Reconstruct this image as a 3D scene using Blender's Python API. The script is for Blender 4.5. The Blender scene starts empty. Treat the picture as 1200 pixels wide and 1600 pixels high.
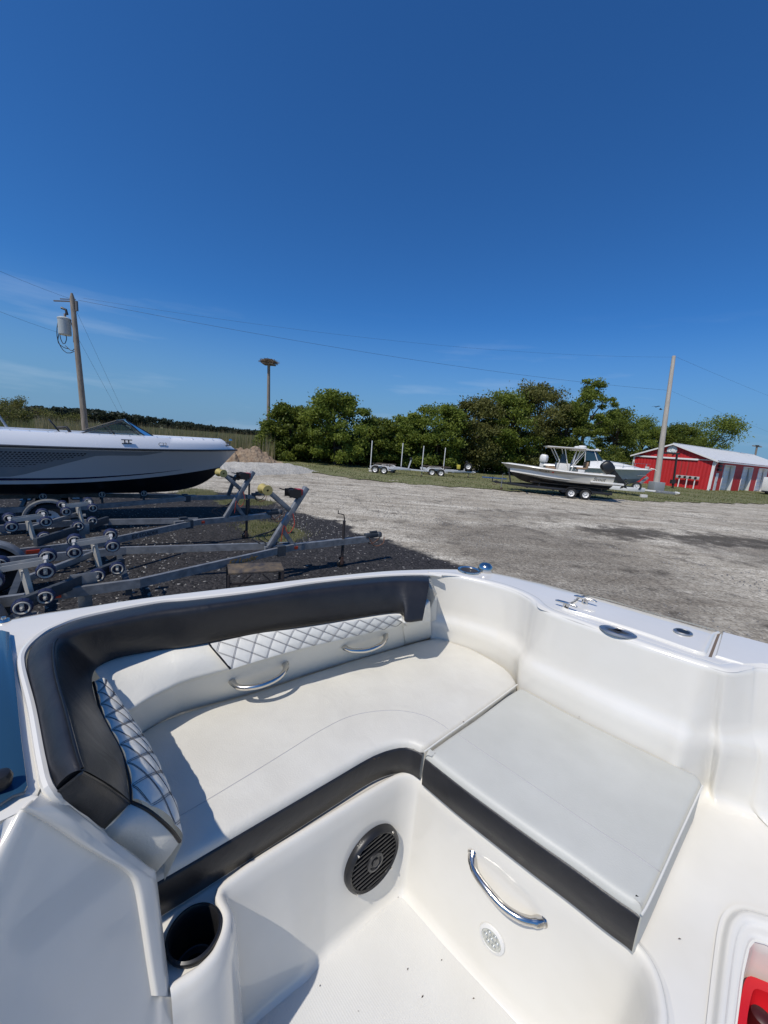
import bpy, bmesh, math, random
import numpy as np
from mathutils import Vector, Matrix
from math import sin, cos, pi, radians as R_
random.seed(7); rng = np.random.default_rng(7)
sc = bpy.context.scene
C = sc.collection

# ---------------------------------------------------------------- camera, sky, sun, exposure
CAMZ = 2.5
F_PX, PITCH, ROLL = 600.0, math.atan(106/600.0), math.atan(0.078)
fw = Vector((0, cos(PITCH), -sin(PITCH))); r0 = Vector((1, 0, 0)); u0 = r0.cross(fw)
RT = r0*cos(ROLL)+u0*sin(ROLL); UP = u0*cos(ROLL)-r0*sin(ROLL)
cam = bpy.data.objects.new('camera', bpy.data.cameras.new('camera')); C.objects.link(cam)
cam.data.sensor_fit = 'VERTICAL'; cam.data.sensor_height = 36; cam.data.lens = 36*F_PX/1600
cam.data.clip_start = 0.03; cam.data.clip_end = 3000
cam.matrix_world = Matrix(((RT.x, UP.x, -fw.x, 0), (RT.y, UP.y, -fw.y, 0), (RT.z, UP.z, -fw.z, CAMZ), (0, 0, 0, 1)))
sc.camera = cam

SUN_H = Vector((-.63, -.78, 0)).normalized(); SUN_EL = R_(56)
world = bpy.data.worlds.new('World'); sc.world = world; world.use_nodes = True
nt = world.node_tree; N = nt.nodes; Lk = nt.links
bg = N['Background']; sky = N.new('ShaderNodeTexSky'); sky.sky_type = 'NISHITA'; sky.sun_disc = False
sky.sun_elevation = SUN_EL; sky.sun_rotation = math.atan2(SUN_H.x, SUN_H.y)
sky.altitude = 0; sky.air_density = 1.0; sky.dust_density = 0.3; sky.ozone_density = 3.5
tc = N.new('ShaderNodeTexCoord'); mp = N.new('ShaderNodeMapping'); mp.inputs['Scale'].default_value = (1.2, 1.2, 9)
mp.inputs['Rotation'].default_value = (0.1, .22, 0)
nz = N.new('ShaderNodeTexNoise'); nz.inputs['Scale'].default_value = 2.3; nz.inputs['Detail'].default_value = 6; nz.inputs['Roughness'].default_value = .55
cr = N.new('ShaderNodeMapRange'); cr.inputs['From Min'].default_value = .55; cr.inputs['From Max'].default_value = .8; cr.inputs['To Max'].default_value = .21
sx = N.new('ShaderNodeSeparateXYZ')
band = N.new('ShaderNodeMapRange'); band.inputs['From Min'].default_value = .30; band.inputs['From Max'].default_value = .18
mul = N.new('ShaderNodeMath'); mul.operation = 'MULTIPLY'
mix = N.new('ShaderNodeMixRGB'); mix.inputs['Color2'].default_value = (7.5, 8.5, 9.5, 1)
hsv = N.new('ShaderNodeHueSaturation'); hsv.inputs['Saturation'].default_value = 1.0
Lk.new(tc.outputs['Generated'], mp.inputs['Vector']); Lk.new(mp.outputs['Vector'], nz.inputs['Vector'])
Lk.new(nz.outputs['Fac'], cr.inputs['Value']); Lk.new(tc.outputs['Generated'], sx.inputs[0]); Lk.new(sx.outputs['Z'], band.inputs['Value'])
Lk.new(cr.outputs[0], mul.inputs[0]); Lk.new(band.outputs[0], mul.inputs[1]); Lk.new(mul.outputs[0], mix.inputs['Fac'])
hz_ = N.new('ShaderNodeMapRange'); hz_.interpolation_type = 'SMOOTHSTEP'; hz_.inputs['From Min'].default_value = .30; hz_.inputs['From Max'].default_value = -.02; hz_.inputs['To Max'].default_value = .95
hm = N.new('ShaderNodeMixRGB'); hm.inputs['Color2'].default_value = (1.85, 3.45, 5.4, 1)
Lk.new(sx.outputs['Z'], hz_.inputs['Value']); Lk.new(hz_.outputs[0], hm.inputs['Fac']); tint = N.new('ShaderNodeMixRGB'); tint.blend_type = 'MULTIPLY'; tint.inputs['Fac'].default_value = 1; tint.inputs['Color2'].default_value = (.28, .72, 1.20, 1)
Lk.new(sky.outputs['Color'], tint.inputs['Color1']); Lk.new(tint.outputs[0], hm.inputs['Color1'])
Lk.new(hm.outputs['Color'], hsv.inputs['Color']); Lk.new(hsv.outputs['Color'], mix.inputs['Color1']); Lk.new(mix.outputs['Color'], bg.inputs['Color'])
bg.inputs['Strength'].default_value = 0.085
sun = bpy.data.objects.new('sun', bpy.data.lights.new('sun', 'SUN')); C.objects.link(sun)
sun.data.energy = 3.35; sun.data.angle = R_(.53); sun.data.color = (1, .94, .86)
sd = Vector((SUN_H.x*cos(SUN_EL), SUN_H.y*cos(SUN_EL), sin(SUN_EL)))
sun.rotation_euler = sd.to_track_quat('Z', 'Y').to_euler()
vs = sc.view_settings; vs.view_transform = 'Standard'; vs.look = 'None'; vs.gamma = 1; vs.exposure = 0.13; vs.use_curve_mapping = False

# ---------------------------------------------------------------- measuring helpers
def ray(u, v): return RT*((u-600)/F_PX)+UP*((800-v)/F_PX)+fw
def P(u, v, z):                      # world point at height z RELATIVE to eye height
    d = ray(u, v); p = d*(z/d.z); p.z += CAMZ; return p
def Y(u, v, y):                      # world point at distance y
    d = ray(u, v); p = d*(y/d.y); p.z += CAMZ; return p
def G(u, v, h=0.0): return P(u, v, h-CAMZ)

# ---------------------------------------------------------------- materials
MATS = {}
def mat(name, col, rough=.5, metal=0, bump=0, bscale=50, var=0, vscale=5, coat=0, spec=.5, col2=None, detail=4, stretch=None, bdist=.01):
    if name in MATS: return MATS[name]
    m = bpy.data.materials.new(name); m.use_nodes = True; n = m.node_tree.nodes; l = m.node_tree.links
    b = n['Principled BSDF']; b.inputs['Base Color'].default_value = (*col, 1); b.inputs['Roughness'].default_value = rough
    b.inputs['Metallic'].default_value = metal; b.inputs['Coat Weight'].default_value = coat; b.inputs['Specular IOR Level'].default_value = spec
    t = n.new('ShaderNodeTexCoord'); src = t.outputs['Object']
    if stretch:
        mm = n.new('ShaderNodeMapping'); mm.inputs['Scale'].default_value = stretch; l.new(src, mm.inputs[0]); src = mm.outputs[0]
    if var or col2:
        z = n.new('ShaderNodeTexNoise'); z.inputs['Scale'].default_value = vscale; z.inputs['Detail'].default_value = detail; z.inputs['Roughness'].default_value = .6
        l.new(src, z.inputs['Vector'])
        mr = n.new('ShaderNodeMapRange'); mr.inputs['From Min'].default_value = .3; mr.inputs['From Max'].default_value = .7; l.new(z.outputs['Fac'], mr.inputs['Value'])
        mx = n.new('ShaderNodeMixRGB'); l.new(mr.outputs[0], mx.inputs['Fac'])
        c2 = col2 or tuple(max(0, c*(1-var)) for c in col)
        mx.inputs['Color1'].default_value = (*col, 1); mx.inputs['Color2'].default_value = (*c2, 1); l.new(mx.outputs[0], b.inputs['Base Color'])
        rr = n.new('ShaderNodeMapRange'); rr.inputs['To Min'].default_value = max(0, rough-.06); rr.inputs['To Max'].default_value = min(1, rough+.08)
        l.new(z.outputs['Fac'], rr.inputs['Value']); l.new(rr.outputs[0], b.inputs['Roughness'])
    if bump:
        z2 = n.new('ShaderNodeTexNoise'); z2.inputs['Scale'].default_value = bscale; z2.inputs['Detail'].default_value = 3; l.new(src, z2.inputs['Vector'])
        bp = n.new('ShaderNodeBump'); bp.inputs['Strength'].default_value = bump; bp.inputs['Distance'].default_value = bdist
        l.new(z2.outputs['Fac'], bp.inputs['Height']); l.new(bp.outputs[0], b.inputs['Normal'])
    MATS[name] = m; return m
gel = mat('gelcoat', (.76, .735, .665), .15, bump=.05, bscale=9, bdist=.02, col2=(.71, .68, .60), vscale=3.5, coat=.5)
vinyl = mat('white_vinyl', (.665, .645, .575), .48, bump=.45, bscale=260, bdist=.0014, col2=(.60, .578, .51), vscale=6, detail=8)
vinyl2 = mat('white_vinyl_quilt', (.72, .705, .635), .42, bump=.3, bscale=200, bdist=.001)
def wrinkle(m, sc_=16, st_=.25, d_=.006):      # low soft puckers under the fine grain
    n = m.node_tree.nodes; l = m.node_tree.links; b = n['Principled BSDF']; old = b.inputs['Normal'].links[0].from_socket if b.inputs['Normal'].links else None
    t = n.new('ShaderNodeTexCoord'); z = n.new('ShaderNodeTexNoise'); z.inputs['Scale'].default_value = sc_; z.inputs['Detail'].default_value = 2; z.inputs['Distortion'].default_value = 1.2; l.new(t.outputs['Object'], z.inputs['Vector'])
    p = n.new('ShaderNodeBump'); p.inputs['Strength'].default_value = st_; p.inputs['Distance'].default_value = d_; l.new(z.outputs['Fac'], p.inputs['Height'])
    if old: l.new(old, p.inputs['Normal'])
    l.new(p.outputs[0], b.inputs['Normal'])
wrinkle(vinyl, 9, .3, .008); wrinkle(vinyl2, 22, .3, .004)
black_v = mat('black_vinyl', (.012, .012, .014), .42, bump=.4, bscale=300, bdist=.001, col2=(.020, .020, .022), vscale=14)
wrinkle(black_v, 10, .35, .008)
stitch_m = mat('dark_stitch', (.10, .095, .10), .7)
seam_m = mat('seam_thread', (.42, .41, .40), .7)
chrome = mat('stainless', (.66, .63, .58), .17, metal=1)
galv = mat('galvanised_steel', (.30, .31, .315), .45, metal=.3, col2=(.15, .158, .165), vscale=7, bump=.1, bscale=40)
galv_dull = mat('dull_galvanised_steel', (.08, .088, .095), .55, metal=.3, col2=(.035, .045, .055), vscale=6)
plastic_k = mat('black_plastic', (.014, .014, .015), .4)
rubber = mat('tyre_rubber', (.018, .018, .018), .8, bump=.2, bscale=60)
navy = mat('navy_rubber', (.010, .016, .055), .55)
whiteplast = mat('white_plastic', (.75, .74, .70), .4)
whitepaint = mat('white_paint', (.78, .77, .74), .3, col2=(.66, .65, .62), vscale=6)
yellow = mat('yellow_polymer', (.45, .36, .12), .4)
redm = mat('red_plastic', (.55, .012, .02), .35, bump=.1, bscale=30)
orange = mat('orange_lens', (.6, .06, .02), .3)
wood = mat('weathered_wood', (.25, .20, .15), .85, col2=(.13, .105, .085), vscale=8, bump=.6, bscale=30, stretch=(4, 4, .5))
latch_m = mat('brushed_latch', (.62, .60, .56), .42, metal=1)
glass_t = mat('tinted_glass', (.02, .045, .06), .04, coat=.5)
clear_g = None
def glassmat():
    m = bpy.data.materials.new('clear_glass'); m.use_nodes = True; n = m.node_tree.nodes; l = m.node_tree.links
    tr = n.new('ShaderNodeBsdfTransparent'); tr.inputs[0].default_value = (.55, .66, .68, 1); gl = n.new('ShaderNodeBsdfGlossy'); gl.inputs['Roughness'].default_value = .03
    fr = n.new('ShaderNodeFresnel'); fr.inputs[0].default_value = 1.6; mx = n.new('ShaderNodeMixShader')
    l.new(fr.outputs[0], mx.inputs[0]); l.new(tr.outputs[0], mx.inputs[1]); l.new(gl.outputs[0], mx.inputs[2]); l.new(mx.outputs[0], n['Material Output'].inputs[0]); return m
clear_g = glassmat()

# ---------------------------------------------------------------- mesh helpers
class MB:
    def __init__(s): s.v = []; s.f = []
    def add(s, vs_, fs): o = len(s.v); s.v += [Vector(v) for v in vs_]; s.f += [tuple(i+o for i in f) for f in fs]; return s
    def box(s, a, b, M=None):
        (x0, y0, z0), (x1, y1, z1) = a, b
        vs_ = [Vector(p) for p in ((x0,y0,z0),(x1,y0,z0),(x1,y1,z0),(x0,y1,z0),(x0,y0,z1),(x1,y0,z1),(x1,y1,z1),(x0,y1,z1))]
        if M: vs_ = [M@p for p in vs_]
        return s.add(vs_, [(0,3,2,1),(4,5,6,7),(0,1,5,4),(1,2,6,5),(2,3,7,6),(3,0,4,7)])
    def beam(s, a, b, w, h, up=Vector((0,0,1))):       # rectangular bar between two points
        a = Vector(a); b = Vector(b); d = (b-a).normalized(); sd_ = d.cross(up)
        if sd_.length < 1e-4: sd_ = d.cross(Vector((1,0,0)))
        sd_.normalize(); u_ = sd_.cross(d)
        vs_ = [p+sd_*i*w/2+u_*j*h/2 for p in (a, b) for i, j in ((-1,-1),(1,-1),(1,1),(-1,1))]
        return s.add(vs_, [(0,1,2,3),(7,6,5,4),(0,4,5,1),(1,5,6,2),(2,6,7,3),(3,7,4,0)])
    def tube(s, pts, r, n=8, cap=True, closed=False):
        pts = [Vector(p) for p in pts]; k = len(pts); rs = r if isinstance(r, (list, tuple)) else [r]*k
        o = len(s.v); pu = None
        for i, p in enumerate(pts):
            if closed: t = pts[(i+1) % k]-pts[i-1]
            else: t = pts[min(i+1, k-1)]-pts[max(i-1, 0)]
            t.normalize()
            if pu is None:
                pu = t.cross(Vector((0,0,1)))
                if pu.length < .1: pu = t.cross(Vector((1,0,0)))
            pu = pu-t*pu.dot(t); pu.normalize(); w = t.cross(pu)
            for j in range(n): a = 2*pi*j/n; s.v.append(p+(pu*cos(a)+w*sin(a))*rs[i])
        for i in range(k if closed else k-1):
            i2 = (i+1) % k
            for j in range(n): j2 = (j+1) % n; s.f.append((o+i*n+j, o+i*n+j2, o+i2*n+j2, o+i2*n+j))
        if cap and not closed: s.f.append(tuple(o+j for j in range(n))[::-1]); s.f.append(tuple(o+(k-1)*n+j for j in range(n)))
        return s
    def lathe(s, prof, M=None, n=24, closed=False):           # prof: (r, z) along local z
        o = len(s.v); M = M or Matrix()
        for r, z in prof:
            for j in range(n): a = 2*pi*j/n; s.v.append(M@Vector((r*cos(a), r*sin(a), z)))
        k = len(prof)
        for i in range(k if closed else k-1):
            i2 = (i+1) % k
            for j in range(n): j2 = (j+1) % n; s.f.append((o+i*n+j, o+i*n+j2, o+i2*n+j2, o+i2*n+j))
        return s
    def loft(s, rows, close_u=False, close_v=False):
        o = len(s.v); n = len(rows[0])
        for r in rows: s.v += [Vector(p) for p in r]
        m = len(rows)
        for i in range(m if close_u else m-1):
            i2 = (i+1) % m
            for j in range(n if close_v else n-1):
                j2 = (j+1) % n; s.f.append((o+i*n+j, o+i*n+j2, o+i2*n+j2, o+i2*n+j))
        return s
    def poly(s, pts): return s.add(pts, [tuple(range(len(pts)))])
    def prism(s, pts, d):
        pts = [Vector(p) for p in pts]; n = len(pts); d = Vector(d)
        return s.add(pts+[p+d for p in pts], [tuple(range(n))[::-1], tuple(range(n, 2*n))]+[(i, (i+1) % n, n+(i+1) % n, n+i) for i in range(n)])
def root_of(o):
    while o.parent: o = o.parent
    return o
def build(name, mb, m, parent=None, smooth=40, bevel=0, world=False, seg=2, solid=0, fixn=True, subs=0):
    me = bpy.data.meshes.new(name)
    vs_ = mb.v
    if world and parent:
        off = root_of(parent).location; vs_ = [v-off for v in vs_]
    me.from_pydata([tuple(v) for v in vs_], [], mb.f)
    me.validate()
    if fixn:
        bm = bmesh.new(); bm.from_mesh(me); bmesh.ops.remove_doubles(bm, verts=bm.verts, dist=1e-5)
        if bevel:
            bmesh.ops.bevel(bm, geom=[e for e in bm.edges if e.is_manifold and e.calc_face_angle(0) > .6], offset=bevel, segments=seg, affect='EDGES', profile=.5, clamp_overlap=True)
        bmesh.ops.recalc_face_normals(bm, faces=bm.faces); bm.to_mesh(me); bm.free()
    if m: me.materials.append(m)
    if smooth:
        me.shade_smooth(); me.set_sharp_from_angle(angle=R_(smooth))
    o = bpy.data.objects.new(name, me); C.objects.link(o)
    if parent: o.parent = parent
    if solid:
        md = o.modifiers.new('solid', 'SOLIDIFY'); md.thickness = solid; md.offset = -1
    if subs:
        md = o.modifiers.new('sub', 'SUBSURF'); md.levels = subs; md.render_levels = subs
    return o
def tag(o, label, cat, group=None, kind=None):
    if label: o['label'] = label
    if cat: o['category'] = cat
    if group: o['group'] = group
    if kind: o['kind'] = kind
    return o
def thing(name, label, cat, loc=(0,0,0), rz=0, group=None):
    o = bpy.data.objects.new(name, None); C.objects.link(o); o.empty_display_size = .2
    o.location = loc; o.rotation_euler = (0, 0, rz); return tag(o, label, cat, group)
def copy_tree(o, parent=None):
    c = o.copy(); C.objects.link(c); c.parent = parent
    for ch in list(o.children): copy_tree(ch, c)
    return c
def cat_spline(pts, n):              # smooth resample of a polyline by Catmull-Rom, n points
    pts = [Vector(p) for p in pts]; k = len(pts)
    ext = [pts[0]*2-pts[1]]+pts+[pts[-1]*2-pts[-2]]
    out = []; dense = []
    for i in range(k-1):
        p0, p1, p2, p3 = ext[i:i+4]
        for t in np.linspace(0, 1, 12, endpoint=False):
            t = float(t)
            dense.append(.5*((2*p1)+(p2-p0)*t+(2*p0-5*p1+4*p2-p3)*t*t+(3*p1-p0-3*p2+p3)*t**3))
    dense.append(pts[-1]); return resample(dense, n)
def resample(pts, n):
    pts = [Vector(p) for p in pts]; d = [0]
    for a, b in zip(pts, pts[1:]): d.append(d[-1]+(b-a).length)
    out = []; j = 0
    for i in range(n):
        s = d[-1]*i/(n-1)
        while j < len(d)-2 and d[j+1] < s: j += 1
        t = (s-d[j])/max(1e-9, d[j+1]-d[j]); out.append(pts[j].lerp(pts[j+1], min(1, t)))
    return out
def stations(rails, sub=6):          # rails with matching stations -> matched smooth rails
    outr = []
    for r in rails:
        pts = [Vector(p) for p in r]; ext = [pts[0]*2-pts[1]]+pts+[pts[-1]*2-pts[-2]]; o = []
        for i in range(len(pts)-1):
            p0, p1, p2, p3 = ext[i:i+4]
            for q in range(sub):
                t = q/sub; o.append(.5*((2*p1)+(p2-p0)*t+(2*p0-5*p1+4*p2-p3)*t*t+(3*p1-p0-3*p2+p3)*t**3))
        o.append(pts[-1]); outr.append(o)
    return outr
def fillet_profile(pr, rad, n=4):    # pr: list of points, rad list (0 = sharp)
    out = [pr[0]]
    for i in range(1, len(pr)-1):
        r = rad[i]
        if r <= 0: out.append(pr[i]); continue
        a = pr[i-1]-pr[i]; b = pr[i+1]-pr[i]
        A = pr[i]+a.normalized()*min(r, a.length*.48); B_ = pr[i]+b.normalized()*min(r, b.length*.48)
        for k in range(n+1): t = k/n; out.append(A*(1-t)**2+pr[i]*2*t*(1-t)+B_*t*t)
    out.append(pr[-1]); return out
def rail_loft(rails, rad, n=4):
    cols = []
    for i in range(len(rails[0])): cols.append(fillet_profile([r[i] for r in rails], rad, n))
    mb = MB(); mb.loft(cols); return mb
def offset2d(pts, d):                # offset to the left of travel in plan
    out = []
    for i, p in enumerate(pts):
        t = pts[min(i+1, len(pts)-1)]-pts[max(i-1, 0)]; nn = Vector((-t.y, t.x, 0)); nn.normalize(); out.append(p+nn*d)
    return out
def setz(pts, z): return [Vector((p.x, p.y, z)) for p in pts]
def text_part(txt, size, M, m, parent, name='lettering', ext=.002, shear=0):
    cu = bpy.data.curves.new('t', 'FONT'); cu.body = txt; cu.size = size; cu.extrude = ext; cu.align_x = 'CENTER'; cu.align_y = 'CENTER'; cu.shear = shear
    cu.resolution_u = 3
    t = bpy.data.objects.new('t', cu); C.objects.link(t); bpy.context.view_layer.update()
    me = bpy.data.meshes.new_from_object(t); bpy.data.objects.remove(t)
    me.transform(M); me.materials.clear(); me.materials.append(m); o = bpy.data.objects.new(name, me); C.objects.link(o)
    if parent: o.parent = parent
    return o
def frame_m(origin, x, y):           # matrix from origin and two axis directions
    x = Vector(x).normalized(); y = Vector(y); z = x.cross(y).normalized(); y = z.cross(x)
    o = Vector(origin)
    return Matrix(((x.x, y.x, z.x, o.x), (x.y, y.y, z.y, o.y), (x.z, y.z, z.z, o.z), (0,0,0,1)))
# ================================================================ ground
def in_poly(X, Yv, poly):
    inside = np.zeros(X.shape, bool); n = len(poly)
    for i in range(n):
        x1, y1 = poly[i]; x2, y2 = poly[(i+1) % n]
        c = ((y1 > Yv) != (y2 > Yv)) & (X < (x2-x1)*(Yv-y1)/((y2-y1) if y2 != y1 else 1e-9)+x1); inside ^= c
    return inside
def dist_poly(X, Yv, poly):
    D = np.full(X.shape, 1e9); n = len(poly)
    for i in range(n):
        x1, y1 = poly[i]; x2, y2 = poly[(i+1) % n]; dx, dy = x2-x1, y2-y1
        t = np.clip(((X-x1)*dx+(Yv-y1)*dy)/(dx*dx+dy*dy+1e-9), 0, 1); D = np.minimum(D, np.hypot(X-x1-t*dx, Yv-y1-t*dy))
    return np.where(in_poly(X, Yv, poly), D, -D)
def xy(p): return (p.x, p.y)
edge_px = [(395,718),(423,722),(450,728),(480,737),(547,748),(640,757),(740,763),(893,775),(1008,784),(1192,788),(1320,794)]
lawn_edge = [xy(G(*p)) for p in edge_px]
dark_poly = [xy(G(*p)) for p in [(190,772),(330,768),(400,776),(440,788),(471,801),(529,815),(561,831),(640,856),(720,888)]]+[(1.2,5),(0.9,1.5),(-30,1.5),(-30,17)]
grass_polys = [[xy(G(*p)) for p in [(270,768),(300,763),(345,768),(338,775),(285,774)]],
               [xy(G(*p)) for p in [(335,783),(375,778),(430,783),(418,790),(350,790)]],
               [xy(G(*p)) for p in [(368,824),(400,812),(450,818),(482,838),(450,850),(400,846)]]]
brown_polys = [[xy(G(*p)) for p in q] for q in ([(1040,832),(1120,836),(1300,852),(1300,866),(1180,860),(1090,850),(1030,844)], [(880,824),(980,824),(1060,834),(1050,844),(960,842)])]
worn_polys = [[xy(G(*p)) for p in q] for q in ([(640,824),(700,812),(800,816),(900,834),(980,850),(1000,866),(1080,905),(1180,960),(1200,1010),(1000,1010),(760,905),(690,870)],[(1050,838),(1300,850),(1300,900),(1160,880)],[(810,832),(900,824),(1010,828),(1060,842),(960,846),(870,846)], [(1060,858),(1120,850),(1200,852),(1260,870),(1180,880),(1110,868)], [(700,800),(800,796),(960,803),(900,812),(760,810)])]
xs = np.concatenate([np.linspace(-60,-18,20), np.arange(-17.8,32,.22), np.linspace(33,140,40)])
ys = np.concatenate([np.linspace(-40,1,12), np.arange(1.2,40,.22), np.linspace(41,75,20)])
X, YY = np.meshgrid(xs, ys)
dk = np.clip(dist_poly(X, YY, dark_poly)/1.2+.5, 0, 1)
gr = np.zeros_like(X); bw = np.zeros_like(X)
for q in grass_polys: gr = np.maximum(gr, np.clip(dist_poly(X, YY, q)/.5+.45, 0, 1))
for q in brown_polys: bw = np.maximum(bw, np.clip(dist_poly(X, YY, q)/1.0+.4, 0, 1))
wn = np.zeros_like(X)
for q in worn_polys: wn = np.maximum(wn, np.clip(dist_poly(X, YY, q)/2.4+.42, 0, 1))
Z = .02*np.sin(X*.35+1)*np.sin(YY*.3)+.012*np.sin(X*1.3+YY*.7); Z[np.abs(YY) < 1.5] *= .2
nx, ny = len(xs), len(ys)
verts = np.stack([X, YY, Z], -1).reshape(-1, 3)
idx = np.arange(nx*ny).reshape(ny, nx)
faces = np.stack([idx[:-1,:-1], idx[:-1,1:], idx[1:,1:], idx[1:,:-1]], -1).reshape(-1, 4)
me = bpy.data.meshes.new('gravel_lot'); me.from_pydata(verts.tolist(), [], faces.tolist()); me.shade_smooth()
for nm, arr in (('dark', dk), ('grass', gr), ('brown', bw), ('worn', wn)):
    a = me.attributes.new(nm, 'FLOAT', 'POINT'); a.data.foreach_set('value', arr.reshape(-1).astype(np.float32))
def gravel_mat():
    m = bpy.data.materials.new('crushed_gravel'); m.use_nodes = True; n = m.node_tree.nodes; l = m.node_tree.links
    b = n['Principled BSDF']; b.inputs['Roughness'].default_value = .92; b.inputs['Specular IOR Level'].default_value = .2
    t = n.new('ShaderNodeTexCoord')
    def noise(sc_, det=4, rough=.6, st=None):
        z = n.new('ShaderNodeTexNoise'); z.inputs['Scale'].default_value = sc_; z.inputs['Detail'].default_value = det; z.inputs['Roughness'].default_value = rough
        if st:
            mm = n.new('ShaderNodeMapping'); mm.inputs['Rotation'].default_value = (0, 0, R_(st[0])); mm.inputs['Scale'].default_value = st[1]; l.new(t.outputs['Object'], mm.inputs[0]); l.new(mm.outputs[0], z.inputs['Vector'])
        else: l.new(t.outputs['Object'], z.inputs['Vector'])
        return z.outputs['Fac']
    def mr(v, a, b_, c=0, d=1):
        q = n.new('ShaderNodeMapRange'); l.new(v, q.inputs['Value'])
        for k, x in zip(('From Min','From Max','To Min','To Max'), (a, b_, c, d)): q.inputs[k].default_value = x
        return q.outputs[0]
    def mixc(f, c1, c2):
        q = n.new('ShaderNodeMixRGB'); l.new(f, q.inputs['Fac'])
        for k, c in (('Color1', c1), ('Color2', c2)):
            if isinstance(c, tuple): q.inputs[k].default_value = (*c, 1)
            else: l.new(c, q.inputs[k])
        return q.outputs[0]
    def math_(op, a, b_):
        q = n.new('ShaderNodeMath'); q.operation = op
        for i, x in enumerate((a, b_)):
            if isinstance(x, (int, float)): q.inputs[i].default_value = x
            else: l.new(x, q.inputs[i])
        return q.outputs[0]
    vor = n.new('ShaderNodeTexVoronoi'); vor.inputs['Scale'].default_value = 26; l.new(t.outputs['Object'], vor.inputs['Vector'])
    sep = n.new('ShaderNodeSeparateColor'); l.new(vor.outputs['Color'], sep.inputs[0])
    fine = mr(noise(7.5, 5, .75), .36, .64)
    stone = mixc(math_('ADD', math_('MULTIPLY', sep.outputs[0], .55), math_('MULTIPLY', fine, .45)), (.15,.130,.10), (1.0,.93,.77))
    dirt = mixc(noise(3, 6), (.13,.102,.07), (.35,.30,.225))
    tracks = mr(noise(.9, 8, .75, (14, (.16, 1.5, 1))), .42, .60)
    patch = mr(noise(.33, 5), .36, .62)
    f = math_('MULTIPLY', math_('ADD', math_('MULTIPLY', tracks, .75), .25), math_('ADD', math_('MULTIPLY', patch, .55), .45))
    light = mixc(math_('ADD', math_('MULTIPLY', f, .85), .2), dirt, stone)
    dstone = mixc(sep.outputs[1], (.016,.016,.017), (.055,.052,.052))
    fleck = math_('GREATER_THAN', sep.outputs[2], .99)
    dstone = mixc(fleck, dstone, (.26,.25,.235))
    def attr(nm):
        a = n.new('ShaderNodeAttribute'); a.attribute_name = nm; return a.outputs['Fac']
    edgen = math_('SUBTRACT', noise(1.1, 7, .7), .5)
    def mask(nm, k=.9, w=.12): return mr(math_('ADD', attr(nm), math_('MULTIPLY', edgen, k*1.6)), .5-w, .5+w)
    light = mixc(math_('MULTIPLY', mask('worn', 1.5, .4), .70), light, mixc(sep.outputs[2], (.07,.06,.047), (.27,.235,.185)))
    col = mixc(math_('MULTIPLY', mask('brown', 2.6, .35), .8), light, mixc(sep.outputs[1], (.028,.024,.02), (.09,.078,.062)))
    col = mixc(mask('dark'), col, dstone)
    col = mixc(math_('MULTIPLY', mask('grass', 1.3), .85), col, mixc(noise(14, 4), (.075,.09,.03), (.16,.14,.07)))
    l.new(col, b.inputs['Base Color'])
    bp = n.new('ShaderNodeBump'); bp.inputs['Strength'].default_value = .9; bp.inputs['Distance'].default_value = .025
    l.new(math_('ADD', math_('MULTIPLY', vor.outputs['Distance'], -1.0), math_('MULTIPLY', noise(9, 4), .9)), bp.inputs['Height']); l.new(bp.outputs[0], b.inputs['Normal'])
    return m
me.materials.append(gravel_mat()); o = bpy.data.objects.new('gravel_lot', me); C.objects.link(o); o['kind'] = 'structure'

marsh_m = mat('marsh_ground', (.12,.13,.05), .95, col2=(.22,.19,.10), vscale=.25, detail=8)
mb = MB(); mb.add([(-2000,-800,-.08),(2500,-800,-.08),(2500,2600,-.08),(-2000,2600,-.08)], [(0,1,2,3)])
o = build('ground', mb, marsh_m, smooth=0); o['kind'] = 'structure'

# lawn strip with an uneven edge, in front of the trees
lawn_m = mat('mown_grass', (.12,.14,.045), .95, col2=(.22,.20,.10), vscale=.9, detail=10, bump=.8, bscale=45, bdist=.03)
le = resample([Vector((x, y, 0)) for x, y in lawn_edge], 260)
le = [p+Vector((random.gauss(0,.05), .22*sin(i*.7)+random.gauss(0,.12), .045)) for i, p in enumerate(le)]
far = [Vector((p.x*1.25+(-4 if i < 30 else 0), max(p.y+9, 41+.34*max(0, p.x)), .05)) for i, p in enumerate(le)]
mb = MB(); rows = [[a.lerp(b, k/10)+Vector((0,0,.03*sin(i*.2+k*1.7)*(k > 0))) for k in range(11)] for i, (a, b) in enumerate(zip(le, far))]
mb.loft(rows); o = build('lawn', mb, lawn_m, smooth=60); o['kind'] = 'structure'
lawn_poly = [xy(p) for p in le]+[xy(p) for p in far[::-1]]
def blades(name, pts, hmin, hmax, w, m, lean=.35):
    pts = np.asarray(pts); n = len(pts); a = rng.uniform(0, 2*pi, n); h = rng.uniform(hmin, hmax, n); ww = w*rng.uniform(.6, 1.3, n)
    dx = np.cos(a)*ww; dy = np.sin(a)*ww; lx = rng.normal(0, lean, n)*h; ly = rng.normal(0, lean, n)*h
    v = np.empty((n, 3, 3)); v[:,0] = pts; v[:,0,0] -= dx; v[:,0,1] -= dy; v[:,1] = pts; v[:,1,0] += dx; v[:,1,1] += dy
    v[:,2] = pts; v[:,2,0] += lx; v[:,2,1] += ly; v[:,2,2] += h
    me = bpy.data.meshes.new(name); me.from_pydata(v.reshape(-1,3).tolist(), [], np.arange(n*3).reshape(n,3).tolist()); me.materials.append(m)
    o = bpy.data.objects.new(name, me); C.objects.link(o); return o
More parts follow.
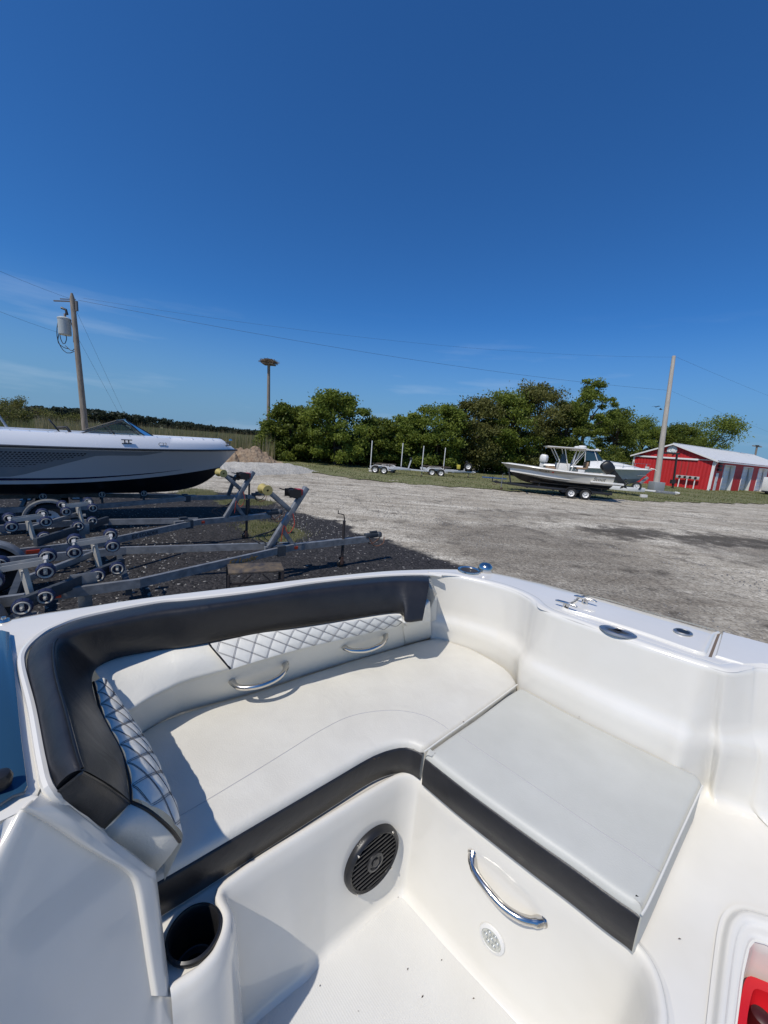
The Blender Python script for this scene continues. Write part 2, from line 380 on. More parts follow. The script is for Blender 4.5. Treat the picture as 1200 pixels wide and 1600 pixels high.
def leafmat(name, c1, c2, sc_=.6):
    m = bpy.data.materials.new(name); m.use_nodes = True; n = m.node_tree.nodes; l = m.node_tree.links
    t = n.new('ShaderNodeTexCoord'); z = n.new('ShaderNodeTexNoise'); z.inputs['Scale'].default_value = sc_; z.inputs['Detail'].default_value = 5; l.new(t.outputs['Object'], z.inputs['Vector'])
    mr = n.new('ShaderNodeMapRange'); mr.inputs['From Min'].default_value = .35; mr.inputs['From Max'].default_value = .65; l.new(z.outputs['Fac'], mr.inputs['Value'])
    mx = n.new('ShaderNodeMixRGB'); mx.inputs['Color1'].default_value = (*c1, 1); mx.inputs['Color2'].default_value = (*c2, 1); l.new(mr.outputs[0], mx.inputs['Fac'])
    b = n['Principled BSDF']; b.inputs['Roughness'].default_value = .6; b.inputs['Specular IOR Level'].default_value = .3; l.new(mx.outputs[0], b.inputs['Base Color'])
    tr = n.new('ShaderNodeBsdfTranslucent'); l.new(mx.outputs[0], tr.inputs[0]); ms = n.new('ShaderNodeMixShader'); ms.inputs[0].default_value = .42
    l.new(b.outputs[0], ms.inputs[1]); l.new(tr.outputs[0], ms.inputs[2]); l.new(ms.outputs[0], n['Material Output'].inputs[0]); return m
grass_m = leafmat('grass_blades', (.12,.16,.04), (.24,.22,.10), .8)
pp = []
xr = rng.uniform(-12, 75, 90000); yr = 24+rng.uniform(0, 1, 90000)*28
ok = in_poly(xr, yr, lawn_poly); pp = np.stack([xr[ok], yr[ok], np.full(ok.sum(), .04)], -1)
tag(blades('grass', pp, .04, .13, .02, grass_m), 'short green grass of the lawn strip before the trees', 'grass', kind='stuff')
wp = []
for q in grass_polys:
    q = np.array(q); x0, y0 = q.min(0)-.3; x1, y1 = q.max(0)+.3; n = int((x1-x0)*(y1-y0)*420)
    a = rng.uniform(x0, x1, n); b = rng.uniform(y0, y1, n); k = (dist_poly(a, b, q.tolist()) > rng.normal(.05, .22, n)); wp.append(np.stack([a[k], b[k], np.zeros(k.sum())], -1))
tag(blades('weeds', np.concatenate(wp), .03, .11, .008, grass_m), 'sparse green weeds growing in the dark gravel by the trailers', 'weeds', kind='stuff')
# loose stones and shell flecks, real geometry
def stones(name, pts, smin, smax, m):
    n = len(pts); s = rng.uniform(smin, smax, n)[:,None,None]
    base = np.array([(1,0,0),(-.5,.87,0),(-.5,-.87,0),(0,0,.8)])
    a = rng.uniform(0, 2*pi, n); ca, sa = np.cos(a), np.sin(a)
    b = np.repeat(base[None], n, 0)*rng.uniform(.5, 1.2, (n,4,3)); x = b[...,0]*ca[:,None]-b[...,1]*sa[:,None]; y = b[...,0]*sa[:,None]+b[...,1]*ca[:,None]
    v = np.stack([x, y, b[...,2]], -1)*s+np.asarray(pts)[:,None,:]
    f = (np.array([(0,1,3),(1,2,3),(2,0,3)])[None]+np.arange(n)[:,None,None]*4).reshape(-1,3)
    me = bpy.data.meshes.new(name); me.from_pydata(v.reshape(-1,3).tolist(), [], f.tolist()); me.materials.append(m); o = bpy.data.objects.new(name, me); C.objects.link(o); return o
n = 2600; yy = 4.5+10*rng.uniform(0, 1, n)**1.2; xx = rng.uniform(-12, 8, n)
tag(stones('loose_stones', np.stack([xx, yy, np.full(n, -.01)], -1), .006, .028, mat('shell_white', (.42,.40,.36), .8)), 'pale shell and stone flecks scattered over the yard gravel', 'stones', kind='stuff')
n = 16000; yy = 4.5+22*rng.uniform(0, 1, n)**1.3; xx = rng.uniform(-12, 22, n)
tag(stones('grey_stones', np.stack([xx, yy, np.full(n, -.01)], -1), .012, .04, mat('stone_grey', (.14,.135,.13), .9, col2=(.28,.27,.25), vscale=3)), 'grey loose stones lying on the gravel lot', 'stones', kind='stuff')

# mounds
def mound(name, label, cat, base_px, ytop, m, seed, h, depth):
    rs = np.random.default_rng(seed); a = G(*base_px[0]); b = G(*base_px[1]); n = 46; k = 16; rows = []
    d = b-a; L = d.length; nrm = Vector((-d.y, d.x, 0)).normalized()
    from mathutils import noise
    for i in range(n):
        s = i/(n-1); row = []
        for j in range(k):
            t = j/(k-1); p = a+d*s+nrm*depth*(t-.0)
            ee = min(1, s/.12, (1-s)/.35); prof = min(1, t/.28)*min(1, (1-t)/.35)
            hh = h*max(0, ee)**.8*max(0, prof)**.7*(.75+.5*noise.noise(Vector((s*4, t*2, seed))))+.22*h*noise.noise(Vector((s*15, t*7, seed+3)))*(prof > 0)*(ee > 0)
            row.append(p+Vector((0, 0, max(-.05, hh)-.03)))
        rows.append(row)
    mb = MB(); mb.loft(rows); return tag(build(name, mb, m, smooth=35), label, cat)
mound('dirt_mound', 'brown sandy dirt bank heaped at the edge of the gravel lot', 'dirt mound', [(352,727),(452,730)], 700, mat('sandy_dirt', (.17,.11,.068), .95, col2=(.36,.28,.19), vscale=2.2, bump=1, bscale=4, bdist=.2), 3, 1.5, 4.5)
mound('gravel_mound', 'low pale grey gravel heap below the brown dirt bank', 'gravel mound', [(325,746),(512,738)], 715, mat('heap_gravel', (.34,.32,.275), .95, col2=(.60,.57,.50), vscale=8, bump=1, bscale=12, bdist=.1), 5, .75, 4)
# ================================================================ vegetation
bark = mat('bark', (.10,.08,.06), .9, col2=(.05,.04,.03), vscale=6, bump=.8, bscale=14)
leaf_kinds = [leafmat('leaves_deep', (.088,.122,.018), (.170,.205,.032)), leafmat('leaves_mid', (.125,.172,.024), (.215,.26,.042)), leafmat('leaves_olive', (.105,.118,.028), (.185,.180,.050))]
def leaf_quads(cent, size, rs):
    n = len(cent); d = rs.normal(0, 1, (n, 3)); d /= np.linalg.norm(d, axis=1)[:,None]; e = rs.normal(0, 1, (n, 3)); e -= d*(e*d).sum(1)[:,None]; e /= np.linalg.norm(e, axis=1)[:,None]
    s = size*rs.uniform(.6, 1.3, n)[:,None]
    v = np.empty((n, 4, 3)); v[:,0] = cent-d*s; v[:,1] = cent+e*s*.55; v[:,2] = cent+d*s; v[:,3] = cent-e*s*.55
    return v.reshape(-1, 3), np.arange(n*4).reshape(n, 4)
def leaf_obj(name, cent, size, m, rs, parent=None):
    v, f = leaf_quads(cent, size, rs); me = bpy.data.meshes.new(name)
    me.vertices.add(len(v)); me.vertices.foreach_set('co', v.astype(np.float32).ravel()); me.loops.add(f.size); me.loops.foreach_set('vertex_index', f.ravel().astype(np.int32))
    me.polygons.add(len(f)); me.polygons.foreach_set('loop_start', (np.arange(len(f))*4).astype(np.int32)); me.polygons.foreach_set('loop_total', np.full(len(f), 4, np.int32)); me.update(calc_edges=True)
    me.materials.append(m); o = bpy.data.objects.new(name, me); C.objects.link(o); o.parent = parent; return o
def tree(x, y, h, w, kind, label, seed, low=.18, nleaf=13000, sparse=1.0, cat='tree', group=None, lsize=.135, base=0):
    rs = np.random.default_rng(seed); t = thing('broadleaf_tree', label, cat, (x, y, base), 0, group)
    mb = MB(); top = Vector((rs.normal(0, .3), rs.normal(0, .3), h*.62)); tips = []
    mid = Vector((rs.normal(0, .25), rs.normal(0, .25), h*.3))
    mb.tube([(0,0,-.1), mid*.5, mid, top], [h*.028, h*.024, h*.02, h*.008], 8)
    ncl = int(60*sparse+22); cl = []
    for i in range(ncl):
        a = rs.uniform(0, 2*pi); zf = rs.uniform(low, 1); rr = w/2*math.sqrt(max(.02, 1-((zf-.5)/.56)**2))*rs.uniform(.35, 1.0)
        c = np.array([rr*cos(a), rr*sin(a), zf*h*.97]); cl.append((c, rs.uniform(.06, .15)*w*(1 if sparse >= 1 else .75)))
        if i % 3 == 0:
            cv = Vector(c); st = mid.lerp(top, min(1, zf*.8)) if zf > .3 else mid*.8
            mb.tube([st, st.lerp(cv, .5)+Vector((0,0,.25)), cv], [h*.011, h*.007, h*.003], 5)
    build('trunk', mb, bark, t)
    cs = []
    per = nleaf//ncl
    for c, r in cl:
        q = rs.normal(0, 1, (per, 3)); q /= np.linalg.norm(q, axis=1)[:,None]; rad = r*np.abs(rs.normal(.85, .32, (per, 1)))
        q = q*rad*np.array([1.15, 1.15, .72]); q += rs.normal(0, .06*r, q.shape); cs.append(c+q)
    leaf_obj('crown', np.concatenate(cs), lsize, leaf_kinds[kind], rs, t)
    return t
def place_tree(u, vtop, y, wpx, kind, label, seed, **k):
    b = Y(u, 700, y); tp = Y(u, vtop, y); h = tp.z; w = wpx/600*y*1.02
    return tree(tp.x, y, h, w, kind, label, seed, **k)
GT = 'broadleaf trees along the far side of the lot'
tl = [(428,660,44,40,0,'small dark tree touching the nest pole at the left end of the tree row'),
      (455,632,40,72,0,'dark round tree just right of the osprey nest pole'),
      (530,615,39,98,1,'tall full tree left of the boat guide posts, its crown above the gravel mound'),
      (592,655,41,60,0,'short dark tree behind the leftmost white guide post'),
      (640,648,42,66,1,'low mid green tree behind the second white guide post'),
      (690,634,43,84,1,'bright green bushy tree behind the third and fourth guide posts'),
      (748,622,45,86,2,'olive green tree over the spare wheel on the far trailer'),
      (800,612,46,90,1,'wide green tree above the bow of the beige boat'),
      (850,598,47,92,2,'tallest olive tree above the beige boat'),
      (893,628,47,64,0,'dark tree above the white hardtop'),
      (932,592,50,72,1,'tall sparse tree with open crown reaching above the row'),
      (968,640,56,70,0,'dark spreading tree left of the bare pole'),
      (1014,652,62,74,1,'mid green tree crossed by the bare wooden pole'),
      (1066,664,60,70,0,'dark green tree just above the barn gable'),
      (1118,655,62,96,1,'rightmost round tree rising behind the barn roof')]
for i, (u, vt, y, wpx, kd, lb) in enumerate(tl):
    sp = .55 if 'sparse' in lb else 1.0
    place_tree(u, vt, y, wpx, kd, lb, 100+i*7, sparse=sp, low=(.45 if sp < 1 else .1), group=GT, nleaf=(11000 if sp < 1 else 24000))
# dense undergrowth under and behind the row: nobody could count it
und = []
rs = np.random.default_rng(5)
for i in range(420):
    u = rs.uniform(405, 965); y = 39+ (u-405)*.017+rs.uniform(0, 5); p = Y(u, 700, y); r = rs.uniform(.7, 1.5); zc = rs.uniform(.3, 3.0 if u > 470 else 2.2)
    q = rs.normal(0, 1, (170, 3)); q /= np.linalg.norm(q, axis=1)[:,None]; und.append(np.array([p.x, p.y, zc])+q*r*rs.uniform(.6, 1, (170, 1)))
tag(leaf_obj('undergrowth', np.concatenate(und), .17, leaf_kinds[0], rs), 'dense dark bushes and vines under the tree row', 'bushes', kind='stuff')
# reeds
reed_m = leafmat('reeds', (.10,.145,.035), (.25,.22,.10), .35); reed_dry = leafmat('dry_reeds', (.36,.30,.17), (.24,.21,.11), .4)
pts = []
n = 26000; y = rng.uniform(34, 72, n); u = rng.uniform(-60, 560, n)
x = np.array([(Y(float(a), 690, float(b)).x) for a, b in zip(u, y)])
pts = np.stack([x, y, np.full(n, -.08)], -1); keep = ~((x > -13) & (y < 37.5)) & ~((u > 430) & (y < 44))
tag(blades('reeds', pts[keep], 1.3, 2.5, .035, reed_m, .09), 'tall green reeds at the edge of the marsh behind the boats', 'reeds', kind='stuff')
n = 5200; y = rng.uniform(32, 60, n); u = 60+370*rng.uniform(0, 1, n)**1.25; x = np.array([(Y(float(a), 690, float(b)).x) for a, b in zip(u, y)])
tag(blades('dry_reeds', np.stack([x, y, np.full(n, 0.)], -1), 1.7, 2.9, .035, reed_dry, .07), 'tall dry reed stalks standing above the green reeds', 'reeds', kind='stuff')
n = 30000; y = 70+330*rng.uniform(0, 1, n)**1.5; u = rng.uniform(-150, 480, n); x = np.array([(Y(float(a), 690, float(b)).x) for a, b in zip(u, y)])
tag(blades('marsh_grass', np.stack([x, y, np.full(n, -.08)], -1), .9, 1.9, .16, leafmat('marsh_tan', (.25,.22,.10), (.15,.17,.06), .04), .2), 'tan and green marsh grass covering the flat field', 'marsh grass', kind='stuff')
# far woods
fw_pts = []
for i in range(900):
    s = rs.uniform(0, 1); u = -80+s*560; y = 210+s*330+rs.uniform(-10, 30); p = Y(u, 690, y)
    hor = 646+.078*u; top = np.interp(u, [-80,0,60,110,150,200,300,380,480], [632,636,636,638,640,646,661,671,680])
    zt = CAMZ+(hor-top)/600*y; zc = rs.uniform(.1, 1)*zt*.9; r = rs.uniform(2.0, 4.2)
    q = rs.normal(0, 1, (55, 3)); q /= np.linalg.norm(q, axis=1)[:,None]; fw_pts.append(np.array([p.x, p.y, max(1.2, zc)])+q*r*rs.uniform(.5, 1, (55, 1))*np.array([1.4, 1.2, .7]))
tag(leaf_obj('far_woods', np.concatenate(fw_pts), 1.3, leafmat('far_leaves', (.030,.042,.028), (.05,.062,.036), .03), rs), 'dark distant woods along the horizon beyond the marsh', 'woods', kind='stuff')
# bare scrubby trees at far left
def bare_tree(u, vtop, y, label, seed, leaves=2600):
    rs2 = random.Random(seed); tp = Y(u, vtop, y); h = tp.z; t = thing('scrub_tree', label, 'tree', (tp.x, y, 0), 0, 'scrubby half bare trees in the marsh'); mb = MB(); ends = []
    def grow(p, d, L, r, k):
        q = p+d*L; mb.tube([p, p.lerp(q, .5)+Vector((rs2.gauss(0,.06), rs2.gauss(0,.06), 0)), q], [r, r*.8, r*.6], 5, cap=False); ends.append(q)
        if k == 0: return
        for _ in range(3 if k > 1 else 4):
            nd = (d+Vector((rs2.gauss(0,.6), rs2.gauss(0,.6), rs2.uniform(-.1,.35)))).normalized(); grow(q, nd, L*rs2.uniform(.55,.78), r*.6, k-1)
    grow(Vector((0,0,-.1)), Vector((0,0,1)), h*.36, .12, 4); build('trunk', mb, mat('grey_bark', (.16,.14,.12), .9), t)
    rr = np.random.default_rng(seed); e = np.array([tuple(q) for q in ends]); c = e[rr.integers(0, len(e), leaves)]+rr.normal(0, .28, (leaves, 3))
    leaf_obj('crown', c, .10, leaf_kinds[2], rr, t); return t
bare_tree(24, 616, 60, 'half bare scrub tree standing in the marsh at the far left edge', 3)
bare_tree(62, 632, 64, 'smaller twiggy scrub tree right of the first one in the marsh', 9, 900)

for k_, (u_, v_, y_) in enumerate(((8,640,46),(40,646,48),(92,648,52),(112,652,55),(-20,636,44))):
    bare_tree(u_, v_-6, y_, ('low brown scrub bush in the marsh at the left edge, nearest the frame edge','low brown scrub bush under the half bare tree at left','brown scrub bush in the marsh just left of the transformer pole','small scrub bush directly beside the transformer pole foot','scrub bush partly cut by the left edge of the photo')[k_], 20+k_, 1500)

# ================================================================ poles and wires
pole_m = mat('utility_pole_wood', (.30,.26,.21), .85, col2=(.16,.13,.10), vscale=3, bump=.5, bscale=20, stretch=(6,6,.6))
grey_m = mat('transformer_grey', (.42,.46,.46), .45); wire_m = mat('wire_black', (.02,.02,.02), .6)
def pole_pts(u1, v1, u2, v2, y):            # top pixel, lower pixel; returns ground point and top
    a = Y(u1, v1, y); b = Y(u2, v2, y); k = b.z/(a.z-b.z); g = b-(a-b)*k; return g, a
g1, t1 = pole_pts(112,458, 133,668, 22)
up = thing('utility_pole', 'leaning wooden utility pole with grey transformer behind the silver boat', 'utility pole', tuple(g1)); d = t1-g1
mb = MB(); mb.tube([Vector((0,0,-.1)), d*.5, d*.97, d], [.17,.14,.115,.05], 12); build('pole', mb, pole_m, up)
def on1(u, v): return Y(u, v, 22)-g1
c = on1(101, 511); mb = MB(); mb.lathe([(0,-.42),(.26,-.42),(.29,-.38),(.29,.36),(.31,.38),(.31,.44),(.2,.5),(0,.52)], Matrix.Translation(c), 20)
tr_ = build('transformer', mb, grey_m, up, bevel=.01)
mb = MB(); mb.lathe([(.03,0),(.07,.03),(.03,.06),(.07,.1),(.03,.13),(.06,.17),(0,.2)], Matrix.Translation(c+Vector((.05,0,.5))), 10); build('bushing', mb, mat('porcelain', (.35,.3,.28), .2), tr_)
mb = MB(); mb.box((-.05,-.05,-.25),(.05,.05,.25), Matrix.Translation(on1(117,481)+Vector((.1,0,.1)))); mb.beam(on1(84,470), on1(113,471), .05, .06); mb.beam(on1(94,467), on1(118,468), .04, .04); build('bracket', mb, mat('pole_bracket', (.10,.10,.10), .6), up)
mb = MB(); mb.tube([on1(96,481), on1(103,484), on1(105,492)], .06, 8); mb.tube([on1(103,487), on1(102,497)], .03, 6); build('fuse_cutout', mb, plastic_k, up)
mb = MB()
for pts in ([(91,500),(89,515),(90,530),(97,545),(106,552),(116,549)], [(93,518),(95,530),(100,538),(104,530),(103,524)], [(92,520),(91,535),(100,543),(108,545)], [(110,500),(114,515),(115,535)], [(102,540),(112,548),(118,543)]):
    mb.tube([on1(*p) for p in cat_spline([Vector((q[0], q[1], 0)) for q in pts], 12) for p in [p[:2]]], .02, 5)
build('service_cable', mb, wire_m, up)
mb = MB(); mb.beam(on1(123,535), on1(131,640), .06, .04); build('conduit', mb, galv, up)

g2, t2 = pole_pts(420,569, 419,690, 40)
npole = thing('nest_pole', 'tall straight pole carrying a bird nest platform at the left end of the trees', 'nest pole', tuple(g2)); d = t2-g2
mb = MB(); mb.tube([Vector((0,0,-.1)), d*.5, d], [.2,.17,.14], 12); build('pole', mb, pole_m, npole)
mb = MB(); mb.box((-.55,-.55,-.06),(.55,.55,.06), Matrix.Translation(d)); build('platform', mb, wood, npole)
mb = MB(); rs3 = random.Random(4)
nest = thing('bird_nest', 'wide bird nest of sticks on top of the tall pole', 'nest', tuple(t2+Vector((0,0,.06))))
for i in range(420):
    a = rs3.uniform(0, 2*pi); r = rs3.uniform(.1, .85); z = rs3.uniform(.02, .42)*(1.1-r*.6); q = Vector((r*cos(a), r*sin(a), z)); b = a+pi/2+rs3.gauss(0,.6); L = rs3.uniform(.2,.42)
    dd = Vector((cos(b), sin(b), rs3.gauss(0,.2)))*L; mb.tube([q-dd, q+dd], .014, 3, cap=False)
build('sticks', mb, mat('nest_sticks', (.16,.12,.08), .9), nest)['kind'] = 'stuff'

g3, t3 = pole_pts(1053,556, 1024.5,764, 35.5)
bp_ = thing('wooden_pole', 'bare pale wooden pole standing in front of the barn gable', 'utility pole', tuple(g3)); d = t3-g3
mb = MB(); mb.tube([Vector((0,0,-.1)), d*.5, d*.99, d], [.27,.20,.14,.13], 14); build('pole', mb, mat('pale_pole_wood', (.55,.50,.43), .85, col2=(.38,.34,.29), vscale=3, bump=.5, bscale=20, stretch=(6,6,.6)), bp_)
mb = MB(); mb.box((-.5,-.45,0),(.45,.45,1.0)); build('meter_box', mb, mat('box_grey', (.25,.27,.28), .6), bp_, bevel=.03)
g4 = Y(1181, 716, 80); g4.z = 0; t4 = Y(1183, 697, 80)
fp = thing('utility_pole', 'small distant pole with cross arm beyond the barn roof at the right edge', 'utility pole', tuple(g4)); d = t4-g4
mb = MB(); mb.tube([(0,0,0), d], .16, 8); build('pole', mb, pole_m, fp); mb = MB(); mb.beam(d-Vector((.95,0,0)), d+Vector((.95,0,-.1)), .15, .2); mb.lathe([(0,0),(.3,0),(.3,.15),(.5,.18),(0,.2)], Matrix.Translation(d), 8); build('cross_arm', mb, pole_m, fp)
def wire(a, b, sag, label, r=.012):
    pts = []
    for i in range(25):
        t = i/24; p = a.lerp(b, t); p.z -= sag*4*t*(1-t); pts.append(p)
    w = build('overhead_wire', MB().tube([p-pts[0] for p in pts], r*.45, 5), wire_m); w.location = pts[0]; return tag(w, label, 'wire', 'overhead wires')
wire(Y(122,469,22), Y(1046,610,35.6), .55, 'long lower overhead wire from the transformer pole across to the bare pole', .016)
wire(Y(-200,330,14), Y(108,466,22), .15, 'overhead wire leaving the top of the transformer pole to the upper left', .012)
wire(Y(-160,420,15), Y(92,520,22), .1, 'overhead wire reaching the transformer from the left edge', .012)
wire(Y(130,466,22), Y(1053,558,35.6), .75, 'long upper overhead wire from the transformer pole to the top of the bare pole', .010)
wire(Y(118,483,22), Y(206,672,30), 0, 'guy wire from the transformer pole top down to the reeds, upper one', .012)
wire(Y(124,532,22), Y(200,672,30), 0, 'guy wire from the middle of the transformer pole down to the reeds, lower one', .012)
wire(Y(1055,557,35.6), Y(1300,655,60), .2, 'overhead wire from the bare pole top to the right edge', .014)
wire(Y(1047,610,35.6), Y(1300,712,60), .2, 'overhead wire from the middle of the bare pole to the right edge', .012)
# two birds in flight
def bird(u, v, a, label):
    c = Y(u, v, 60); t = thing('bird', label, 'bird', tuple(c), a, 'dark birds in flight')
    mb = MB(); mb.tube([(-.25,0,0),(-.1,0,.02),(.08,0,.03),(.2,0,.02)], [.02,.07,.06,.02], 8); mb.add([(-.25,0,0),(-.42,.07,0),(-.42,-.07,0)], [(0,1,2)]); build('body', mb, plastic_k, t)
    for s in (-1, 1):
        mb = MB(); mb.prism([(.1,s*.04,.03),(.13,s*.3,.16),(-.02,s*.62,.08),(-.08,s*.3,.14),(-.1,s*.04,.03)], (0,0,.012)); build('wing', mb, plastic_k, t)
bird(1025, 636, .5, 'dark bird flying left of the bare pole, the higher of the two'); bird(1032, 640, 2.6, 'dark bird flying left of the bare pole, the lower of the two')

# ================================================================ barn
barn_red = mat('barn_red_siding', (.52,.024,.026), .5, col2=(.44,.020,.022), vscale=2)
bw_ = mat('barn_white_trim', (.78,.78,.76), .5); roof_m = mat('white_metal_roof', (.62,.63,.62), .4, col2=(.52,.53,.53), vscale=3)
cR = G(1107, 767); side = Vector((.855,.52,0)).normalized(); frn = Vector((-side.y, side.x, 0))
W_, L_, EH, RH = 8.9, 27.0, 3.62, 5.25
barn = thing('red_barn', 'long red metal barn with white trim and pale roof at right', 'barn', (cR.x, cR.y, 0.03), math.atan2(side.y, side.x))
# local: x along side wall, y across front (to the left corner)
mb = MB()
nrib = 46
def ribwall(p0, p1, zt0, zt1, nr, out):
    # vertical ribbed metal wall built from trapezoid ribs
    m_ = MB(); p0 = Vector(p0); p1 = Vector(p1); rows = []
    for i in range(nr*4+1):
        t = i/(nr*4); ph = i % 4; off = out*(.025 if ph in (1, 2) else 0); p = p0.lerp(p1, t)
        zt = zt0+(zt1-zt0)*t; rows.append([p+off, p+off+Vector((0,0,zt))])
    m_.loft(rows); return m_
w1 = ribwall((0,0,0), (0,W_/2,0), EH, RH, 12, Vector((-1,0,0))); w2 = ribwall((0,W_/2,0), (0,W_,0), RH, EH, 12, Vector((-1,0,0))); w1.add(w2.v, w2.f); build('gable_wall', w1, barn_red, barn, smooth=0)
# side wall with door openings
doors = [(3.0,6.2),(9.0,12.3),(14.5,17.8),(20.2,23.5)]; DH = 3.05; x = 0; m_ = MB()
for a, b in doors+[(L_, L_)]:
    q = ribwall((x,0,0), (a,0,0), EH, EH, max(1, int((a-x)*3)), Vector((0,-1,0))); m_.add(q.v, q.f)
    if b > a:
        q = ribwall((a,0,DH), (b,0,DH), EH-DH, EH-DH, max(1, int((b-a)*3)), Vector((0,-1,0))); m_.add(q.v, q.f)
    x = b
m_.box((.05,.05,0),(.1,W_-.05,EH-.05)); m_.box((L_-.1,0,0),(L_,W_,EH)); m_.box((0,W_-.02,0),(L_,W_,EH))
build('side_wall', m_, barn_red, barn, smooth=0)
for i, (a, b) in enumerate(doors):
    D_ = .45; dr = MB()
    dr.box((a+.02,D_,0),(b-.02,D_+.05,DH)); dd = build('roll_door', dr, bw_, barn)
    pn = MB()
    for k in range(5): pn.box((a+.06,D_-.02,.03+k*DH/5),(b-.06,D_-.003,(k+1)*DH/5-.03))
    build('door_panel', pn, mat('door_white', (.85,.85,.84), .4), dd, bevel=.006)
    fr = MB(); fr.box((a-.08,-.05,0),(a+.02,D_+.0,DH+.1)); fr.box((b-.02,-.05,0),(b+.08,D_,DH+.1)); fr.box((a+.02,-.05,DH),(b-.02,D_,DH+.1)); build('door_frame', fr, bw_, barn, bevel=.005)
mb = MB(); mb.box((.95,-.06,0),(1.65,-.035,2.1)); dd = build('door', mb, bw_, barn); mb = MB(); mb.box((1.5,-.1,1.0),(1.56,-.06,1.1)); build('handle', mb, plastic_k, dd)
mb = MB()
for j in range(3): mb.box((1.0+.02*j,-.2,2.35+.42*j),(1.9,-.06,2.65+.42*j))
build('wall_rack', mb, mat('rack_dark', (.03,.03,.035), .6), barn, bevel=.02)
rf = MB(); ov = .35
for s in (0, 1):
    ya, yb = (-ov, W_/2) if s == 0 else (W_+ov, W_/2); za = EH-ov*(RH-EH)/(W_/2); nr = 44; rows = []
    for i in range(nr*4+1):
        t = i/(nr*4); o_ = .035 if i % 4 in (1,) else 0; xx = -ov+(L_+2*ov)*t; rows.append([Vector((xx, ya, za+.05+o_)), Vector((xx, yb, RH+.05+o_))])
    rf.loft(rows)
rf.tube([(-ov,W_/2,RH+.07),(L_+ov,W_/2,RH+.07)], .07, 6); build('roof', rf, roof_m, barn, smooth=0, solid=0)
tm = MB()
for ya, yb in ((-ov, W_/2), (W_+ov, W_/2)): za = EH-ov*(RH-EH)/(W_/2); tm.beam((-ov-.02,ya,za-.04),(-ov-.02,yb,RH-.04), .05, .17)
build('rake_trim', tm, bw_, barn)
tm = MB(); tm.beam((-ov,-ov-.04,EH-.2),(L_,-ov-.04,EH-.2), .1, .13); build('gutter', tm, bw_, barn)
tm = MB(); tm.box((-.06,-.06,0),(.16,.16,EH)); build('corner_trim', tm, bw_, barn); tm = MB(); tm.box((-.06,W_-.16,0),(.16,W_+.06,EH)); build('corner_trim', tm, bw_, barn)
tm = MB(); tm.tube([(-.3,-.38,EH-.25),(-.12,-.2,EH-.5),(-.12,-.12,EH-.7),(-.12,-.12,.2)], .05, 8); build('downspout', tm, bw_, barn)
tm = MB(); tm.box((-.16,1.6,EH-.22),(-.04,W_-.1,EH-.02)); build('door_track', tm, bw_, barn, bevel=.01); tm = MB(); tm.box((-.07,.1,EH-.14),(-.035,1.6,EH-.05)); build('trim_strip', tm, bw_, barn)
tm = MB(); Ms = Matrix.Translation((-.06, W_/2+.1, RH-.76))@Matrix.Rotation(-pi/2, 4, 'Y'); tm.lathe([(0,0),(.56,0),(.56,.06),(0,.06)], Ms, 28); sg = build('round_sign', tm, bw_, barn)
tm = MB(); tm.lathe([(.50,.062),(.53,.062),(.53,.07),(.50,.07)], Ms, 28, closed=True)
for a0 in range(0, 300, 38): a = R_(a0); tm.beam(Ms@Vector((.38*cos(a), .38*sin(a), .066)), Ms@Vector((.38*cos(a+.35), .38*sin(a+.35), .066)), .02, .07, Vector((-1,0,0)))
tm.tube([Ms@Vector((.22*cos(a), .16*sin(a)-.05, .066)) for a in np.linspace(.3, 4.4, 14)], .02, 5); tm.tube([Ms@Vector((-.05+.12*t, .15-.02*t, .066)) for t in (0, 1, 2)], .02, 5); build('emblem', tm, mat('sign_blue_grey', (.16,.30,.38), .5), sg)
um = thing('utility_meters', 'cluster of electric meters on posts beside the barn corner', 'meters', tuple(barn.location+side*-.35+frn*1.1), barn.rotation_euler.z)
mb = MB(); mb.box((-.12,-.1,1.15),(.0,2.3,1.5)); build('backboard', mb, mat('meter_board', (.42,.42,.40), .6), um, bevel=.01)
for j in range(4):
    mb = MB(); Mj = Matrix.Translation((-.13, .25+j*.55, 1.33))@Matrix.Rotation(-pi/2, 4, 'Y'); mb.lathe([(0,.12),(.12,.1),(.14,0),(.14,-.02)], Mj, 12); build('meter', mb, plastic_k, um)
for j in range(3): mb = MB(); mb.beam((-.05,.3+j*.8,0),(-.05,.3+j*.8,1.15), .09, .09); build('post', mb, bw_, um)
for j in (1.3, 2.0): mb = MB(); mb.tube([(0,j,1.5),(.0,j,3.2)], .04, 6); build('conduit', mb, mat('conduit_red', (.30,.06,.05), .5), um)
# black lifting frame before the gable
lf = thing('lift_frame', 'tall black boat lifting frame standing in front of the barn gable', 'lift frame', tuple(G(1051,764)))
fl = lf.location; yb = fl.y
a0, a1, b0, b1 = [Y(*q, yb)-fl for q in ((1031,710),(1022,760),(1058,709),(1051,763))]
a1.z = 0; b1.z = 0
black_st = mat('black_steel', (.03,.025,.025), .5)
for p, q in ((a0, a1), (b0, b1)): mb = MB(); mb.beam(p, q, .15, .15); build('leg', mb, black_st, lf)
mb = MB(); mb.beam(Y(1037,707.5,yb)-fl, Y(1062,709,yb)-fl, .16, .22); build('top_beam', mb, black_st, lf)
mb = MB(); mb.box((-.25,-.03,-.12),(.25,.0,.12), Matrix.Translation(Y(1046,711,yb-.25)-fl)); build('tag_plate', mb, mat('orange_tag', (.6,.08,.03), .5), lf)
mb = MB(); mb.tube([Y(1057,716,yb)-fl, Y(1053,745,yb)-fl, Y(1050,757,yb)-fl], .035, 5); mb.box((-.22,-.15,-.2),(.22,.15,.25), Matrix.Translation(Y(1051,753,yb)-fl)); build('chain_hoist', mb, black_st, lf)
